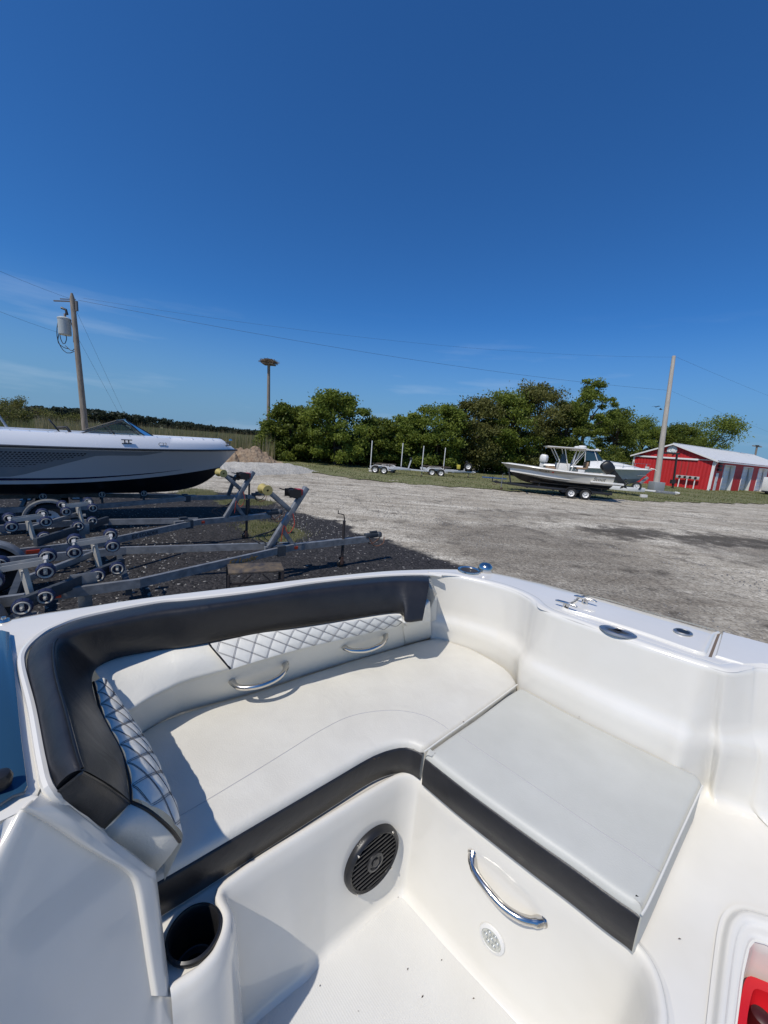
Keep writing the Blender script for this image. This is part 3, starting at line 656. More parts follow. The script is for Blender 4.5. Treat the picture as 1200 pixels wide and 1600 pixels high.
# enclosed trailer at right edge
et = thing('enclosed_trailer', 'small white enclosed trailer parked by the barn doors at the right edge', 'trailer', tuple(G(1222,776)), math.atan2(side.y, side.x))
mb = MB(); mb.box((0,0,.45),(4.2,2,2.1)); build('body', mb, whitepaint, et, bevel=.06); mb = MB(); mb.box((-.03,.1,.3),(4.25,1.9,.45)); build('chassis', mb, plastic_k, et)
for s in (-.05, 1.8): mb = MB(); mb.lathe([(0,0),(.3,0),(.34,.04),(.34,.18),(.3,.22),(0,.22)], Matrix.Translation((1.9, s+.0, .34))@Matrix.Rotation(-pi/2, 4, 'X'), 20); build('wheel', mb, rubber, et)
# ================================================================ wheels, trailers
def wheel(parent, x, y, z, r=.34, w=.2, side=-1, rimm=None, name='wheel'):
    M = Matrix.Translation((x, y, z))@Matrix.Rotation(pi/2*side*-1, 4, 'X')    # local z -> outward
    prof = [(r*.60,-w/2),(r*.9,-w/2),(r*.98,-w*.38),(r,-w*.2),(r,w*.2),(r*.98,w*.38),(r*.9,w/2),(r*.62,w/2),(r*.58,w*.42)]
    mb = MB().lathe(prof+[(r*.55,0)], M, 26, closed=True); wo = build(name, mb, rubber, parent)
    rp = [(0,w*.30),(r*.12,w*.34),(r*.16,w*.22),(r*.34,w*.16),(r*.40,w*.26),(r*.56,w*.36),(r*.60,w*.46),(r*.62,w*.44),(r*.60,0),(r*.60,-w*.4)]
    rm = MB().lathe(rp, M, 24); build('rim', rm, rimm or whitepaint, wo)
    dk = MB()
    for k in range(5):
        a = 2*pi*k/5; dk.lathe([(0,w*.245),(r*.075,w*.245),(r*.075,w*.20)], M@Matrix.Translation((r*.28*cos(a), r*.28*sin(a), w*-.005)), 8)
    build('rim_hole', dk, plastic_k, wo)
    return wo
def fender(parent, x, y, r=.42, w=.24, m=None, tandem=0, name='fender'):
    mb = MB(); rows = []
    arc = [Vector((x+tandem/2+r*cos(a), 0, .34+r*sin(a))) if a < pi/2 else Vector((x-tandem/2+r*cos(a), 0, .34+r*sin(a))) for a in np.linspace(R_(8), R_(172), 18)]
    rows = []
    for p in arc:
        c_ = Vector((x, 0, .34)); nn = (p-c_).normalized()
        rows.append([p+Vector((0,y-w/2,0))-nn*.04, p+Vector((0,y-w/2,0)), p+Vector((0,y,0))+nn*.015, p+Vector((0,y+w/2,0)), p+Vector((0,y+w/2,0))-nn*.04])
    mb.loft(rows); mb.box((x+r+tandem/2-.02,y-w/2,.37),(x+r+tandem/2+.22,y+w/2,.40)); mb.box((x-r-tandem/2-.2,y-w/2,.37),(x-r-tandem/2+.02,y+w/2,.40))
    return build(name, mb, m or galv, parent, solid=0)
roller_mesh = None
def roller(parent, x, y, z, r=.082, w=.085, tilt=0):
    global roller_mesh
    if roller_mesh is None:
        mb = MB(); n = 20; M = Matrix.Rotation(pi/2, 4, 'X')
        mb.lathe([(0,-w*.25),(r*.7,-w*.25),(r*.7,-w/2),(r*.93,-w/2),(r,-w*.35),(r,w*.35),(r*.93,w/2),(r*.7,w/2),(r*.7,w*.25),(0,w*.25)], M, n)
        for k in range(10):
            a = 2*pi*k/10; mb.box((-.006,-w*.36,r*.985),(.006,w*.36,r*1.035), Matrix.Rotation(a, 4, 'Y'))
        nf = len(mb.f)
        for s in (1, -1):
            mb.lathe([(r*.60,s*w*.30),(r*.62,s*w*.48),(r*.74,s*w*.56),(r*.84,s*w*.50),(r*.86,s*w*.40)], M, n); mb.lathe([(0,s*w*.6),(r*.20,s*w*.58),(r*.24,s*w*.40)], M, n)
            mb.box((-r*.2, min(s*w*.28, s*w*.45), -r*.30), (r*.2, max(s*w*.28, s*w*.45), r*.60))
        me = bpy.data.meshes.new('roller'); me.from_pydata([tuple(v) for v in mb.v], [], mb.f); me.materials.append(navy); me.materials.append(mat('roller_hub', (.50, .48, .42), .45, col2=(.34,.32,.28), vscale=20))
        for i, p in enumerate(me.polygons): p.material_index = 0 if i < nf else 1
        bm = bmesh.new(); bm.from_mesh(me); bmesh.ops.recalc_face_normals(bm, faces=bm.faces); bm.to_mesh(me); bm.free()
        me.shade_smooth(); me.set_sharp_from_angle(angle=R_(40)); roller_mesh = me
    o = bpy.data.objects.new('roller', roller_mesh); C.objects.link(o); o.parent = parent; o.location = (x, y, z); o.rotation_euler = (tilt, 0, 0); return o
zinc = mat('zinc_bracket', (.52,.50,.45), .42, metal=.3)
def cluster(parent, x, y, z, pitch=0, roll=0, big=.095):
    b = MB(); M = Matrix.Translation((x, y, z))@Matrix.Rotation(roll, 4, 'X')@Matrix.Rotation(pitch, 4, 'Y')
    for s in (-.2, .2):
        b.tube([M@Vector((s,-.20,.0)), M@Vector((s,-.06,.05)), M@Vector((s,.06,.05)), M@Vector((s,.20,.0))], .014, 6); b.box((s-.02,-.05,.02),(s+.02,.05,.07), M)
    b.beam(M@Vector((-.2,-.04,.03)), M@Vector((.2,-.04,.03)), .008, .06); b.beam(M@Vector((-.2,.04,.03)), M@Vector((.2,.04,.03)), .008, .06)
    b.beam(M@Vector((0,0,.03)), M@Vector((0,0,-.16)), .05, .05); b.tube([M@Vector((0,-.09,-.02)), M@Vector((0,.09,-.02))], .012, 6)
    o = build('roller_bracket', b, zinc, parent, smooth=30)
    for s in (-.2, .2):
        for q in (-.20, .20):
            p = M@Vector((s, q, 0)); roller(o, p.x, p.y, p.z, tilt=roll)
    return o
def winch_stand(t, s0, fz, m=galv, lean=.65, h=1.05, spread=True):
    A = Vector((s0,0,fz)); T = Vector((s0+lean,0,fz+h)); J = A.lerp(T, .58); Rp = Vector((s0-.12,0,fz+h*.97))
    o = build('winch_post', MB().beam(A-Vector((.02,0,0)), T, .09, .10), m, t, bevel=.008)
    build('post_brace', MB().beam(A.lerp(T,.30), Vector((s0+.42,0,fz)), .06, .07), m, o)
    build('roller_arm', MB().beam(J, Rp-Vector((-.06,0,.03)), .07, .08), m, o, bevel=.006)
    M = Matrix.Translation(Rp)@Matrix.Rotation(pi/2, 4, 'X')
    build('bow_roller', MB().lathe([(.02,-.13),(.085,-.13),(.09,-.115),(.055,-.04),(.045,0),(.055,.04),(.09,.115),(.085,.13),(.02,.13)], M, 18, closed=True), yellow, o)
    W = A.lerp(T, .86)+Vector((-.06,0,.02)); mb = MB(); mb.lathe([(0,-.1),(.085,-.1),(.085,-.09),(.06,-.085),(.06,.085),(.085,.09),(.085,.1),(0,.1)], Matrix.Translation(W+Vector((-.11,0,.03)))@Matrix.Rotation(pi/2, 4, 'X'), 16)
    mb.box((-.22,-.11,-.04),(.0,-.10,.1), Matrix.Translation(W)); mb.box((-.22,.10,-.04),(.0,.11,.1), Matrix.Translation(W)); mb.tube([W+Vector((-.1,.1,.03)), W+Vector((-.1,.17,.03)), W+Vector((-.26,.18,.08)), W+Vector((-.26,.24,.08))], .01, 6)
    w = build('winch', mb, plastic_k, o); build('winch_cover', MB().box((-.05,-.08,-.05),(.05,.08,.06), Matrix.Translation(W+Vector((.0,0,.04)))), mat('winch_red', (.35,.02,.02), .4), w, bevel=.012)
    rs_ = random.Random(int(abs(s0)*100)); mb = MB()
    for k in range(3):
        p0 = J+Vector((-.02, .06, -.05)); p3 = A+Vector((-.15+.1*k, .08, .05)); pts = [p0, p0+Vector((-.1-.06*k, .05, -.25)), p3+Vector((-.12, .05, .12)), p3]
        mb.tube(cat_spline([Vector(p) for p in pts], 14), .009, 5)
    build('winch_strap', mb, plastic_k, o); mb = MB(); p0 = J+Vector((0,-.06,-.02)); mb.tube(cat_spline([p0, p0+Vector((.02,-.03,-.2)), p0+Vector((-.1,-.05,-.35)), p0+Vector((-.16,0,-.2)), p0+Vector((-.2,.02,-.5))], 16), .008, 5)
    build('safety_cable', mb, mat('red_cable', (.35,.05,.03), .5), o)
    return o
def jack(t, x, y, fz, foot=0, top=.95, m=black_st):
    j = build('jack', MB().tube([(x,y,foot+.18),(x,y,top)], .03, 10), m, t)
    build('jack_crank', MB().tube([(x,y,top),(x,y,top+.04),(x-.02,y+.0,top+.12),(x-.12,y+.05,top+.14),(x-.12,y+.05,top+.2)], .012, 6), m, j)
    build('jack_wheel', MB().lathe([(.02,-.035),(.07,-.035),(.08,-.02),(.08,.02),(.07,.035),(.02,.035)], Matrix.Translation((x-.03,y,foot+.08))@Matrix.Rotation(pi/2, 4, 'X'), 16, closed=True), plastic_k, j)
    build('jack_fork', MB().box((-.03,-.045,.06),(.03,-.037,.2), Matrix.Translation((x-.02,y,foot))).box((-.03,.037,.06),(.03,.045,.2), Matrix.Translation((x-.02,y,foot))), rusty, j)
    return j
rusty = mat('rusty_steel', (.16,.07,.04), .8, col2=(.08,.05,.04), vscale=12)
def coupler(t, fz, m=galv_dull):
    mb = MB(); mb.beam((-.42,0,fz+.03),(-.12,0,fz+.03), .10, .09); mb.lathe([(0,.07),(.05,.065),(.07,.03),(.07,-.03)], Matrix.Translation((-.06,0,fz+.02)), 14); mb.box((-.3,-.02,.07),(-.12,.02,.12), Matrix.Translation((0,0,fz)))
    c = build('coupler', mb, m, t, bevel=.008); mb = MB()
    for s in (-1, 1): mb.tube(cat_spline([Vector((-.35,.05*s,fz)), Vector((-.22,.09*s,fz-.18)), Vector((-.02,.12*s,fz-.14)), Vector((.05,.05*s,fz-.02))], 12), .011, 5)
    build('safety_chain', mb, rusty, c)
def roller_trailer(label, cp, ang, W=.85, sv=2.05, sb=4.4, L=7.2, fz=.56, ws=5.8, post=2.45, clusters=True, posts=True, name='boat_trailer', lens=True, jackx=.95):
    t = thing(name, label, 'boat trailer', (cp.x, cp.y, 0), ang, 'galvanised roller trailers parked on the dark gravel')
    build('tongue', MB().beam((-.3,0,fz-.04),(-sv-.5,0,fz-.04), .09, .12), galv, t, smooth=0)
    for s in (1, -1):
        build('frame_rail', MB().beam((-sv,s*.07,fz-.02),(-sb,s*W,fz-.04), .055, .115).beam((-sb+.02,s*W,fz-.04),(-L,s*W,fz-.04), .055, .115), galv, t, smooth=0)
        build('rail_clamp', MB().box((-sv-.35,s*.16-.05,fz-.12),(-sv-.2,s*.16+.05,fz+.06)), galv_dull, t)
    for x_ in (sb+.1, sb+1.2, L-.15): build('cross_member', MB().beam((-x_,-W,fz-.14),(-x_,W,fz-.14), .07, .09), galv_dull, t, smooth=0)
    build('axle', MB().beam((-ws,-W-.1,.36),(-ws,W+.1,.36), .06, .06), galv_dull, t)
    for s in (1, -1):
        wheel(t, -ws, s*(W+.24), .34, side=s); fender(t, -ws, s*(W+.24))
        fs = MB(); fs.beam((-ws+.5,s*(W),fz-.05),(-ws+.5,s*(W+.3),fz-.1), .05, .05); build('fender_step', fs, galv, t)
    if clusters:
        for s in (1, -1):
            a = Vector((-sb+.05, s*.5, fz+.30)); b = Vector((-sb-1.35, s*.68, fz+.16))
            o = build('pivot_bar', MB().beam(a, b, .06, .12), galv_dull, t, smooth=0); build('pivot_plate', MB().box((-.12,-.05,-.3),(.12,.05,.05), Matrix.Translation(a.lerp(b,.5))), galv, o, smooth=0)
            cluster(t, a.x+.05, a.y, a.z+.22, .25, .25*s); cluster(t, b.x-.02, b.y, b.z+.22, -.1, .25*s)
            o = build('pivot_bar', MB().beam((-sb+.35,s*(W+.02),fz+.06),(-sb-.75,s*(W+.05),fz+.22), .06, .13), galv_dull, t, smooth=0)
            build('pivot_upright', MB().box((-sb-.35,s*(W+.02)-.045,fz-.1),(-sb-.15,s*(W+.02)+.045,fz+.12)), galv, o)
            cluster(t, -sb+.32, s*(W+.05), fz+.26, .2, -.2*s); cluster(t, -sb-.72, s*(W+.05), fz+.42, -.1, -.2*s)
    if posts: winch_stand(t, -post, fz+.01)
    jack(t, -jackx, 0, fz); coupler(t, fz)
    if lens:
        build('side_marker', MB().box((-sv-.05,-.055,fz-.07),(-sv+.1,-.04,fz-.02)), orange, t, smooth=0)
        build('side_marker', MB().box((-sb-.9,-W-.045,fz-.07),(-sb-.75,-W-.03,fz-.02)), orange, t, smooth=0)
    return t
c3 = P(595,839,-1.97)
T3 = roller_trailer('nearest empty galvanised roller trailer, its tongue reaching furthest right with a rusty jack', c3, R_(38.5), W=.80, sb=4.5, ws=6.1, clusters=False)
c2_ = P(440,802,-1.95)
T2 = roller_trailer('middle empty galvanised roller trailer between the silver boat and the nearest trailer', c2_, R_(47.5), W=.9, sb=4.0, ws=5.6, post=1.45, clusters=False)
c1_ = P(413,773,-1.93)
T1 = roller_trailer('galvanised trailer carrying the silver bowrider boat', c1_, R_(39.5), W=.95, sb=4.6, L=7.8, ws=5.3, posts=False, clusters=False, lens=False, jackx=.5)
wp_ = build('winch_post', MB().beam((-1.15,0,.56),(-.95,0,1.12), .09, .09).beam((-.95,0,1.1),(-1.25,0,1.22), .07, .07), galv_dull, T1)
build('winch', MB().lathe([(0,-.09),(.08,-.09),(.08,.09),(0,.09)], Matrix.Translation((-.88,0,1.13))@Matrix.Rotation(pi/2, 4, 'X'), 14), plastic_k, wp_)
def roller_set(T, A, B, bar, ext, up=.0):
    bpy.context.view_layer.update(); Mi_ = T.matrix_world.inverted(); L_ = lambda q: Mi_@P(*q)
    a, b = L_(bar[0]), L_(bar[1]); o = build('pivot_bar', MB().beam(a, b, .06, .13), galv_dull, T, bevel=.004)
    m_ = a.lerp(b, .45); build('pivot_upright', MB().box((-.07,-.05,-.36),(.07,.05,.02), Matrix.Translation(m_)), galv, o, bevel=.005); build('pivot_plate', MB().box((-.13,-.065,-.10),(.13,-.055,.09), Matrix.Translation(m_)), galv, o, bevel=.004)
    for q in ext: p = L_(q); k = build('roller_axle', MB().tube([p+Vector((0,-.09,0)), p+Vector((0,.09,0))], .012, 6), zinc, T); roller(k, p.x, p.y, p.z)
    for q, pt in ((A, .35), (B, .35)):
        p = L_(q); cluster(T, p.x, p.y, p.z, -pt*.3, .15); build('cluster_stem', MB().beam(p+Vector((0,0,.02)), p+Vector((.05,-.05,-.32)), .05, .05), zinc, T)
    pa_, pb_ = L_(A)+Vector((0,.05,-.16)), L_(B)+Vector((0,.05,-.16)); build('pivot_bar', MB().beam(pa_, pb_, .05, .07), galv, T, bevel=.004)
roller_set(T3, (146,848,-1.60), (35,886,-1.60), ((192,880,-1.88),(30,945,-1.88)), ((183,888,-1.86),(152,899,-1.86),(71,932,-1.88),(35,948,-1.88)))
roller_set(T2, (121,791,-1.62), (43,812,-1.62), ((168,812,-1.86),(55,848,-1.86)), ((144,814,-1.80),(122,822,-1.80),(69,839,-1.84)))
for x_, y_ in ((-3.4,.25),(-3.4,-.25),(-4.3,.3),(-4.3,-.3),(-5.4,.45),(-5.4,-.45),(-6.4,.45),(-6.4,-.45)):
    cb = build('keel_support', MB().beam((x_,y_,.5),(x_,y_,.70), .05, .05), galv_dull, T1); roller(cb, x_, y_, .72)
def rail_text(T, txt, x, y, z, size, m, sh=0, ang=0):
    M = Matrix.Translation((x, y, z))@Matrix.Rotation(ang, 4, 'Z')@Matrix.Rotation(pi/2, 4, 'X'); text_part(txt, size, M, m, T, 'rail_sticker', .001, sh)
vang = math.atan2(.80-.07, 4.5-2.05); s_ = 1.0
rail_text(T3, 'EZ Loader', -2.05-s_, -.07-s_*math.tan(vang)-.036, .52, .12, mat('sticker_orange', (.42,.22,.03), .5), .3, vang)
vang2 = math.atan2(.9-.07, 4.0-2.05)
rail_text(T2, 'EZ LOADER', -2.05-1.2, -.07-1.2*math.tan(vang2)-.036, .52, .10, mat('sticker_dark', (.02,.02,.03), .5), 0, vang2)
rail_text(T2, 'EZ', -4.7, -.9-.034, .52, .11, MATS['sticker_dark'], .3, 0)
# low carpeted work step beside the nearest trailer
st = thing('work_step', 'low step with worn carpet top beside the nearest trailer tongue', 'step', tuple(P(398,908,-2.5)), R_(4))
sl = st.location; carpet = mat('worn_carpet', (.035,.035,.042), .95, col2=(.16,.12,.075), vscale=9, bump=.5, bscale=80)
pa, pb, pc, pd = [P(*q)-sl for q in ((355,884,-2.02),(439,881,-2.02),(444,894,-2.05),(357,899,-2.05))]
rz = st.rotation_euler.z; Mi = Matrix.Rotation(-rz, 4, 'Z')
pa, pb, pc, pd = [Mi@q for q in (pa, pb, pc, pd)]
build('step_top', MB().prism([pd, pc, pb, pa], (0,0,.035)), carpet, st, bevel=.008)
for q in (pa, pb, pc, pd):
    q2 = Vector((q.x*.97, q.y, 0)); build('leg', MB().beam(q2, Vector((q2.x, q2.y, q.z)), .035, .035), black_st, st)
build('rail', MB().beam(pd+Vector((0,0,-.14)), pc+Vector((0,0,-.14)), .03, .03).beam(pd+Vector((.02,0,-.3)), pd.lerp(pc,.4)+Vector((0,0,-.01)), .02, .02).beam(pc+Vector((-.02,0,-.3)), pc.lerp(pd,.4)+Vector((0,0,-.01)), .02, .02), black_st, st)

# ================================================================ boats on trailers
class Hull:
    def __init__(s, L, Lk, B, zc0, zc1, zk1, zsa, zsb, t0=.4, p=2.4, pc=1.7, flare=.0, dip=0.0, pk=3.0):
        s.__dict__.update(locals())
    def b(s, t): return s.B/2*(1-max(0, (t-s.t0)/(1-s.t0))**s.p)
    def bc(s, t): return s.B/2*.84*(1-max(0, (t-s.t0*.6)/(1-s.t0*.6))**s.pc)
    def zs(s, t): return s.zsa+(s.zsb-s.zsa)*t**1.6-s.dip*sin(pi*min(1, t*1.3))
    def zc(s, t): return s.zc0+(s.zc1-s.zc0)*max(0, (t-.35)/.65)**2
    def zk(s, t): return s.zk1*max(0, (t-.55)/.45)**s.pk
    def side(s, t, f, sg=-1, off=0):       # f 0 chine, 1 sheer
        bb = s.bc(t)+(s.b(t)-s.bc(t))*(f**(1+s.flare)); z = s.zc(t)+(s.zs(t)-s.zc(t))*f; xf = .18+.82*f
        return Vector((t*(s.Lk+(s.L-s.Lk)*xf), sg*(bb+off), z))
    def bot(s, t, f, sg=-1):               # f 0 keel, 1 chine
        return Vector((t*(s.Lk+(s.L-s.Lk)*.18*f), sg*s.bc(t)*f, s.zk(t)+(s.zc(t)-s.zk(t))*f**1.1))
    def build(s, t, mside, mbot, mdeck, mrail, deck_h=.28, coam=.38, floor=-.35, c0=.04, c1=.93, deck_in=.12):
        ts = list(np.linspace(0, 1, 49))
        mb = MB()
        for sg in (-1, 1): mb.loft([[s.side(q, f, sg) for f in np.linspace(0, 1, 9)] for q in ts])
        mb.add([s.bot(0,0,1), s.bot(0,1,1), s.side(0,1,1), s.side(0,1,-1), s.bot(0,1,-1)], [(0,1,2,3,4)]); build('hull_side', mb, mside, t, smooth=35)
        mb = MB()
        for sg in (-1, 1): mb.loft([[s.bot(q, f, sg) for f in np.linspace(0, 1, 6)] for q in ts])
        build('hull_bottom', mb, mbot, t, smooth=50)
        for sg in (-1, 1): build('rub_rail', MB().tube([s.side(q, 1, sg, .012) for q in ts], .028, 6), mrail, t)
        mb = MB()
        for sg in (-1, 1):
            rows = []
            for q in ts:
                b_, z_ = s.b(q), s.zs(q); x_ = q*s.L; k = min(1, b_/.3); inn = max(0, b_-coam*1.0); op = c0 < q < c1
                r = [Vector((x_, sg*b_, z_)), Vector((x_, sg*max(0,b_-deck_in*.25*k), z_+deck_h*.5*k)), Vector((x_-.03*q, sg*max(0,b_-deck_in*k), z_+deck_h*k)), Vector((x_-.05*q, sg*max(0,b_-deck_in*1.6*k-.05*k), z_+deck_h*1.06*k)), Vector((x_-.06*q, sg*inn, z_+deck_h*1.08*k))]
                r += [Vector((x_-.06*q, sg*max(0,inn-.02), z_+(floor if op else deck_h*1.1)*k)), Vector((x_-.06*q, 0, z_+(floor if op else deck_h*1.12)*k))]
                rows.append(r)
            mb.loft(rows)
        build('deck', mb, mdeck, t, smooth=50)
dirv = lambda a: Vector((cos(a), sin(a), 0))
# silver bowrider
a1r = R_(39.5); H1 = Hull(7.3, 6.72, 2.55, .38, .74, .56, 1.17, 1.27, t0=.38, p=2.6, pc=2.3, flare=.3, pk=5.6)
tip = P(361,702,-.54); o1 = Vector((c1_.x, c1_.y, 0))-dirv(a1r)*(.90+7.3)
B1 = thing('bowrider_boat', 'silver grey and white bowrider boat with black bottom on the left trailer', 'boat', (o1.x, o1.y, .70), a1r)
silver = mat('silver_gelcoat', (.46,.48,.49), .16, coat=.5, spec=.5); dgrey = mat('dark_grey_gelcoat', (.21,.235,.25), .18, coat=.5)
H1.build(B1, silver, mat('black_antifoul', (.008,.008,.010), .35), mat('bright_white_gel', (.80,.81,.82), .2, coat=.4), mat('rail_dark', (.03,.035,.04), .35), deck_h=.30)
def patch(hull, tf, name, m, parent, off=.004, n=24, sg=-1):        # strip on the hull side: tf = [(t, flow, fhigh)...]
    tt = [q[0] for q in tf]; mb = MB(); rows = []
    for q in np.linspace(tt[0], tt[-1], n):
        lo = np.interp(q, tt, [k[1] for k in tf]); hi = np.interp(q, tt, [k[2] for k in tf]); rows.append([hull.side(q, lo+(hi-lo)*j/4, sg, off) for j in range(5)])
    mb.loft(rows); return build(name, mb, m, parent)
patch(H1, [(0,.30,.93),(.20,.18,.93),(.35,.2,.93),(.53,.80,.93),(.66,.80,.93),(.71,.93,.935)], 'dark_panel', dgrey, B1)
patch(H1, [(0,.20,.28),(.25,.10,.17),(.5,.10,.15),(.72,.14,.17),(.82,.18,.185)], 'blue_stripe', mat('navy_stripe', (.008,.012,.045), .2, coat=.5), B1, .006)
mb = MB()
for i in range(42):
    for j in range(9):
        t_ = .12+i*.0092+(j % 2)*.0046; f_ = .84-j*.052; lim = np.interp(t_, [.1,.2,.36,.51], [.42,.36,.46,.82])
        if f_ < lim: continue
        w_ = .0032; h_ = .017*(1-.07*j); q = [H1.side(t_-w_, f_-h_, -1, .007), H1.side(t_+w_*.6, f_-h_, -1, .007), H1.side(t_+w_, f_+h_, -1, .007), H1.side(t_-w_*.6, f_+h_, -1, .007)]
        mb.add(q, [(0,1,2,3)])
o = build('side_vent_pattern', mb, mat('vent_black', (.012,.015,.018), .3), B1, smooth=0); o['kind'] = 'stuff'
def on_deck(hull, t, fr, sg=-1, dh=.30): b_ = hull.b(t); return Vector((t*hull.L, sg*(b_-.015-.06*fr), hull.zs(t)+dh*fr))
def side_frame(hull, t, fr, dh=.3):
    p = on_deck(hull, t, fr, -1, dh); x = (on_deck(hull, t+.01, fr, -1, dh)-on_deck(hull, t-.01, fr, -1, dh)).normalized(); return frame_m(p+Vector((0,-.022,0)), x, Vector((0,.1,1)))
text_part('C22', .12, side_frame(H1, .705, .45), mat('badge_grey', (.22,.23,.24), .3), B1, 'model_badge')
for t_ in (.60, .955):
    M = side_frame(H1, t_, .62); cl = MB(); cl.beam(M@Vector((-.11,.03,.02)), M@Vector((.11,.03,.02)), .02, .022); cl.beam(M@Vector((-.1,-.05,.01)), M@Vector((.1,-.05,.01)), .02, .018)
    for s in (-.04, .04): cl.beam(M@Vector((s,.03,.01)), M@Vector((s,-.05,.01)), .02, .02)
    build('cleat', cl, galv_dull, B1)
mb = MB()
for k in range(22): p = H1.side(.05+k*.04, 1, -1, .0); mb.lathe([(0,.01),(.012,.006),(.012,0)], Matrix.Translation(Vector((p.x, p.y+.13, p.z+.312))), 8)
build('deck_snap', mb, chrome, B1)['kind'] = 'stuff'
mb = MB()
for x_, y_ in ((.93,0),(.975,0)): p = Vector((x_*H1.L, y_, H1.zs(x_)+.28)); mb.lathe([(.05,0),(.045,.03),(.02,.05),(0,.055)], Matrix.Translation(p), 12)
build('nav_light', mb, chrome, B1)
# windscreen
xa, xt, xf = .527*7.3, .597*7.3, .662*7.3; zd = 1.24+.27; frm = mat('screen_frame', (.02,.02,.022), .3)
yn = -(H1.b(.62)-.25); ws_ = None
def wsp(x, y, z): return Vector((x, y, z))
sideL = [wsp(xa-.35,yn,zd-.02), wsp(xt,yn+.12,zd+.36), wsp(xf+.05,yn+.30,zd-.02)]
front = [sideL[2], sideL[1], wsp(xt+.12,0,zd+.40), wsp(xf+.3,0,zd-.0)]
wsn = build('windscreen', MB().add(sideL, [(0,1,2)]).add(front, [(0,1,2,3)]).add([Vector((p.x,-p.y,p.z)) for p in front], [(3,2,1,0)]).add([Vector((p.x,-p.y,p.z)) for p in sideL], [(2,1,0)]), clear_g, B1, smooth=0, fixn=False)
mb = MB()
for sg in (1, -1):
    m_ = lambda p: Vector((p.x, p.y*sg, p.z))
    for a, b in ((sideL[0],sideL[1]),(sideL[1],sideL[2]),(sideL[0],sideL[2]),(front[1],front[2]),(front[3],front[0])): mb.tube([m_(a), m_(b)], .016, 6)
    mb.tube([m_(sideL[0].lerp(sideL[2],.52)), m_(sideL[0].lerp(sideL[1],.62))], .014, 6)
mb.tube([front[2], front[3]], .014, 6); build('windscreen_frame', mb, frm, wsn)
mb = MB()
for x_, w_ in ((1.5,.5),(2.4,.6),(3.3,.5)): mb.box((x_,-.95,1.3),(x_+w_,-.3,1.50)); mb.box((x_,.3,1.3),(x_+w_,.95,1.5))
build('seats', mb, mat('seat_grey', (.35,.36,.37), .5), B1, bevel=.05)
mb = MB(); mb.tube([(3.4,-.75,1.45),(3.3,-.7,1.62),(3.15,-.6,1.60)], .03, 8); mb.lathe([(.17,-.012),(.19,0),(.17,.012)], Matrix.Translation((3.1,-.6,1.62))@Matrix.Rotation(1.0, 4, 'Y'), 18, closed=True); build('steering_wheel', mb, plastic_k, B1)
mb = MB(); mb.tube([(2.2,-1.0,1.45),(1.9,-.98,2.1),(1.3,-.95,2.5)], .025, 8); mb.tube([(2.2,1.0,1.45),(1.9,.98,2.1),(1.3,.95,2.5)], .025, 8); build('tower_frame', mb, mat('tower_grey', (.3,.33,.36), .3), B1)

def outboard(parent, x, y, z, tilt=.9, m=None, s=1.0):
    M = Matrix.Translation((x, y, z))@Matrix.Rotation(tilt, 4, 'Y')@Matrix.Scale(s, 4)     # hull stern faces -x; leg hangs -z
    prof = [(-.42,.62,.13),(-.46,.70,.19),(-.48,.95,.21),(-.42,1.12,.18),(-.25,1.18,.15)]
    rows = []
    for zz, xs_, hw in ((.30,(-.40,.06),.14),(.38,(-.46,.10),.19),(.62,(-.50,.12),.21),(.84,(-.48,.08),.20),(.94,(-.40,.0),.15),(.97,(-.3,-.08),.06)):
        a, b = xs_; rows.append([M@Vector((a+.04,-hw*.6,zz)), M@Vector((a,0,zz)), M@Vector((a+.04,hw*.6,zz)), M@Vector((a+.16,hw,zz)), M@Vector((b-.08,hw,zz)), M@Vector((b,hw*.5,zz)), M@Vector((b,-hw*.5,zz)), M@Vector((b-.08,-hw,zz)), M@Vector((a+.16,-hw,zz))])
    mb = MB(); mb.loft(rows, close_v=True); mb.f.append(tuple(range(9))); mb.f.append(tuple(len(mb.v)-9+k for k in range(9)))
    ob = build('outboard_motor', mb, m or black_st, parent)
    mb = MB(); mb.add([M@Vector(p) for p in ((-.34,-.07,.3),(.02,-.07,.3),(.02,.07,.3),(-.34,.07,.3),(-.26,-.04,-.62),(-.08,-.04,-.62),(-.08,.04,-.62),(-.26,.04,-.62))], [(0,1,2,3),(7,6,5,4),(0,4,5,1),(1,5,6,2),(2,6,7,3),(3,7,4,0)])
    mb.box((-.44,-.1,-.47),(-.02,.1,-.45), M); mb.tube([M@Vector(p) for p in ((.10,0,-.66),(0,0,-.68),(-.25,0,-.68),(-.38,0,-.68))], [.02,.065,.06,.045], 10)
    mb.add([M@Vector(p) for p in ((-.02,-.01,-.7),(-.2,-.01,-.7),(-.15,0,-.92))], [(0,1,2)]); build('lower_leg', mb, m or black_st, ob)
    mb = MB()
    for k in range(3):
        a = 2*pi*k/3; e = Vector((0, cos(a), sin(a))); g = Vector((.05, -sin(a)*1, cos(a)))*.07; c = M.to_3x3()
        o_ = M@Vector((-.36,0,-.68)); mb.add([o_+c@(e*.03-g*.6), o_+c@(e*.11-g*1.3), o_+c@(e*.18), o_+c@(e*.11+g*1.3+Vector((.03,0,0)))], [(0,1,2,3)])
    build('propeller', mb, chrome, ob, smooth=0)
    build('mount', MB().box((.02,-.16,-.1),(.16,.16,.34), M), plastic_k, ob, bevel=.02)
    return ob
def place(name, label, cat, stern, bow, z, group=None):
    d = bow-stern; t = thing(name, label, cat, (stern.x, stern.y, z), math.atan2(d.y, d.x), group); return t, math.hypot(d.x, d.y)
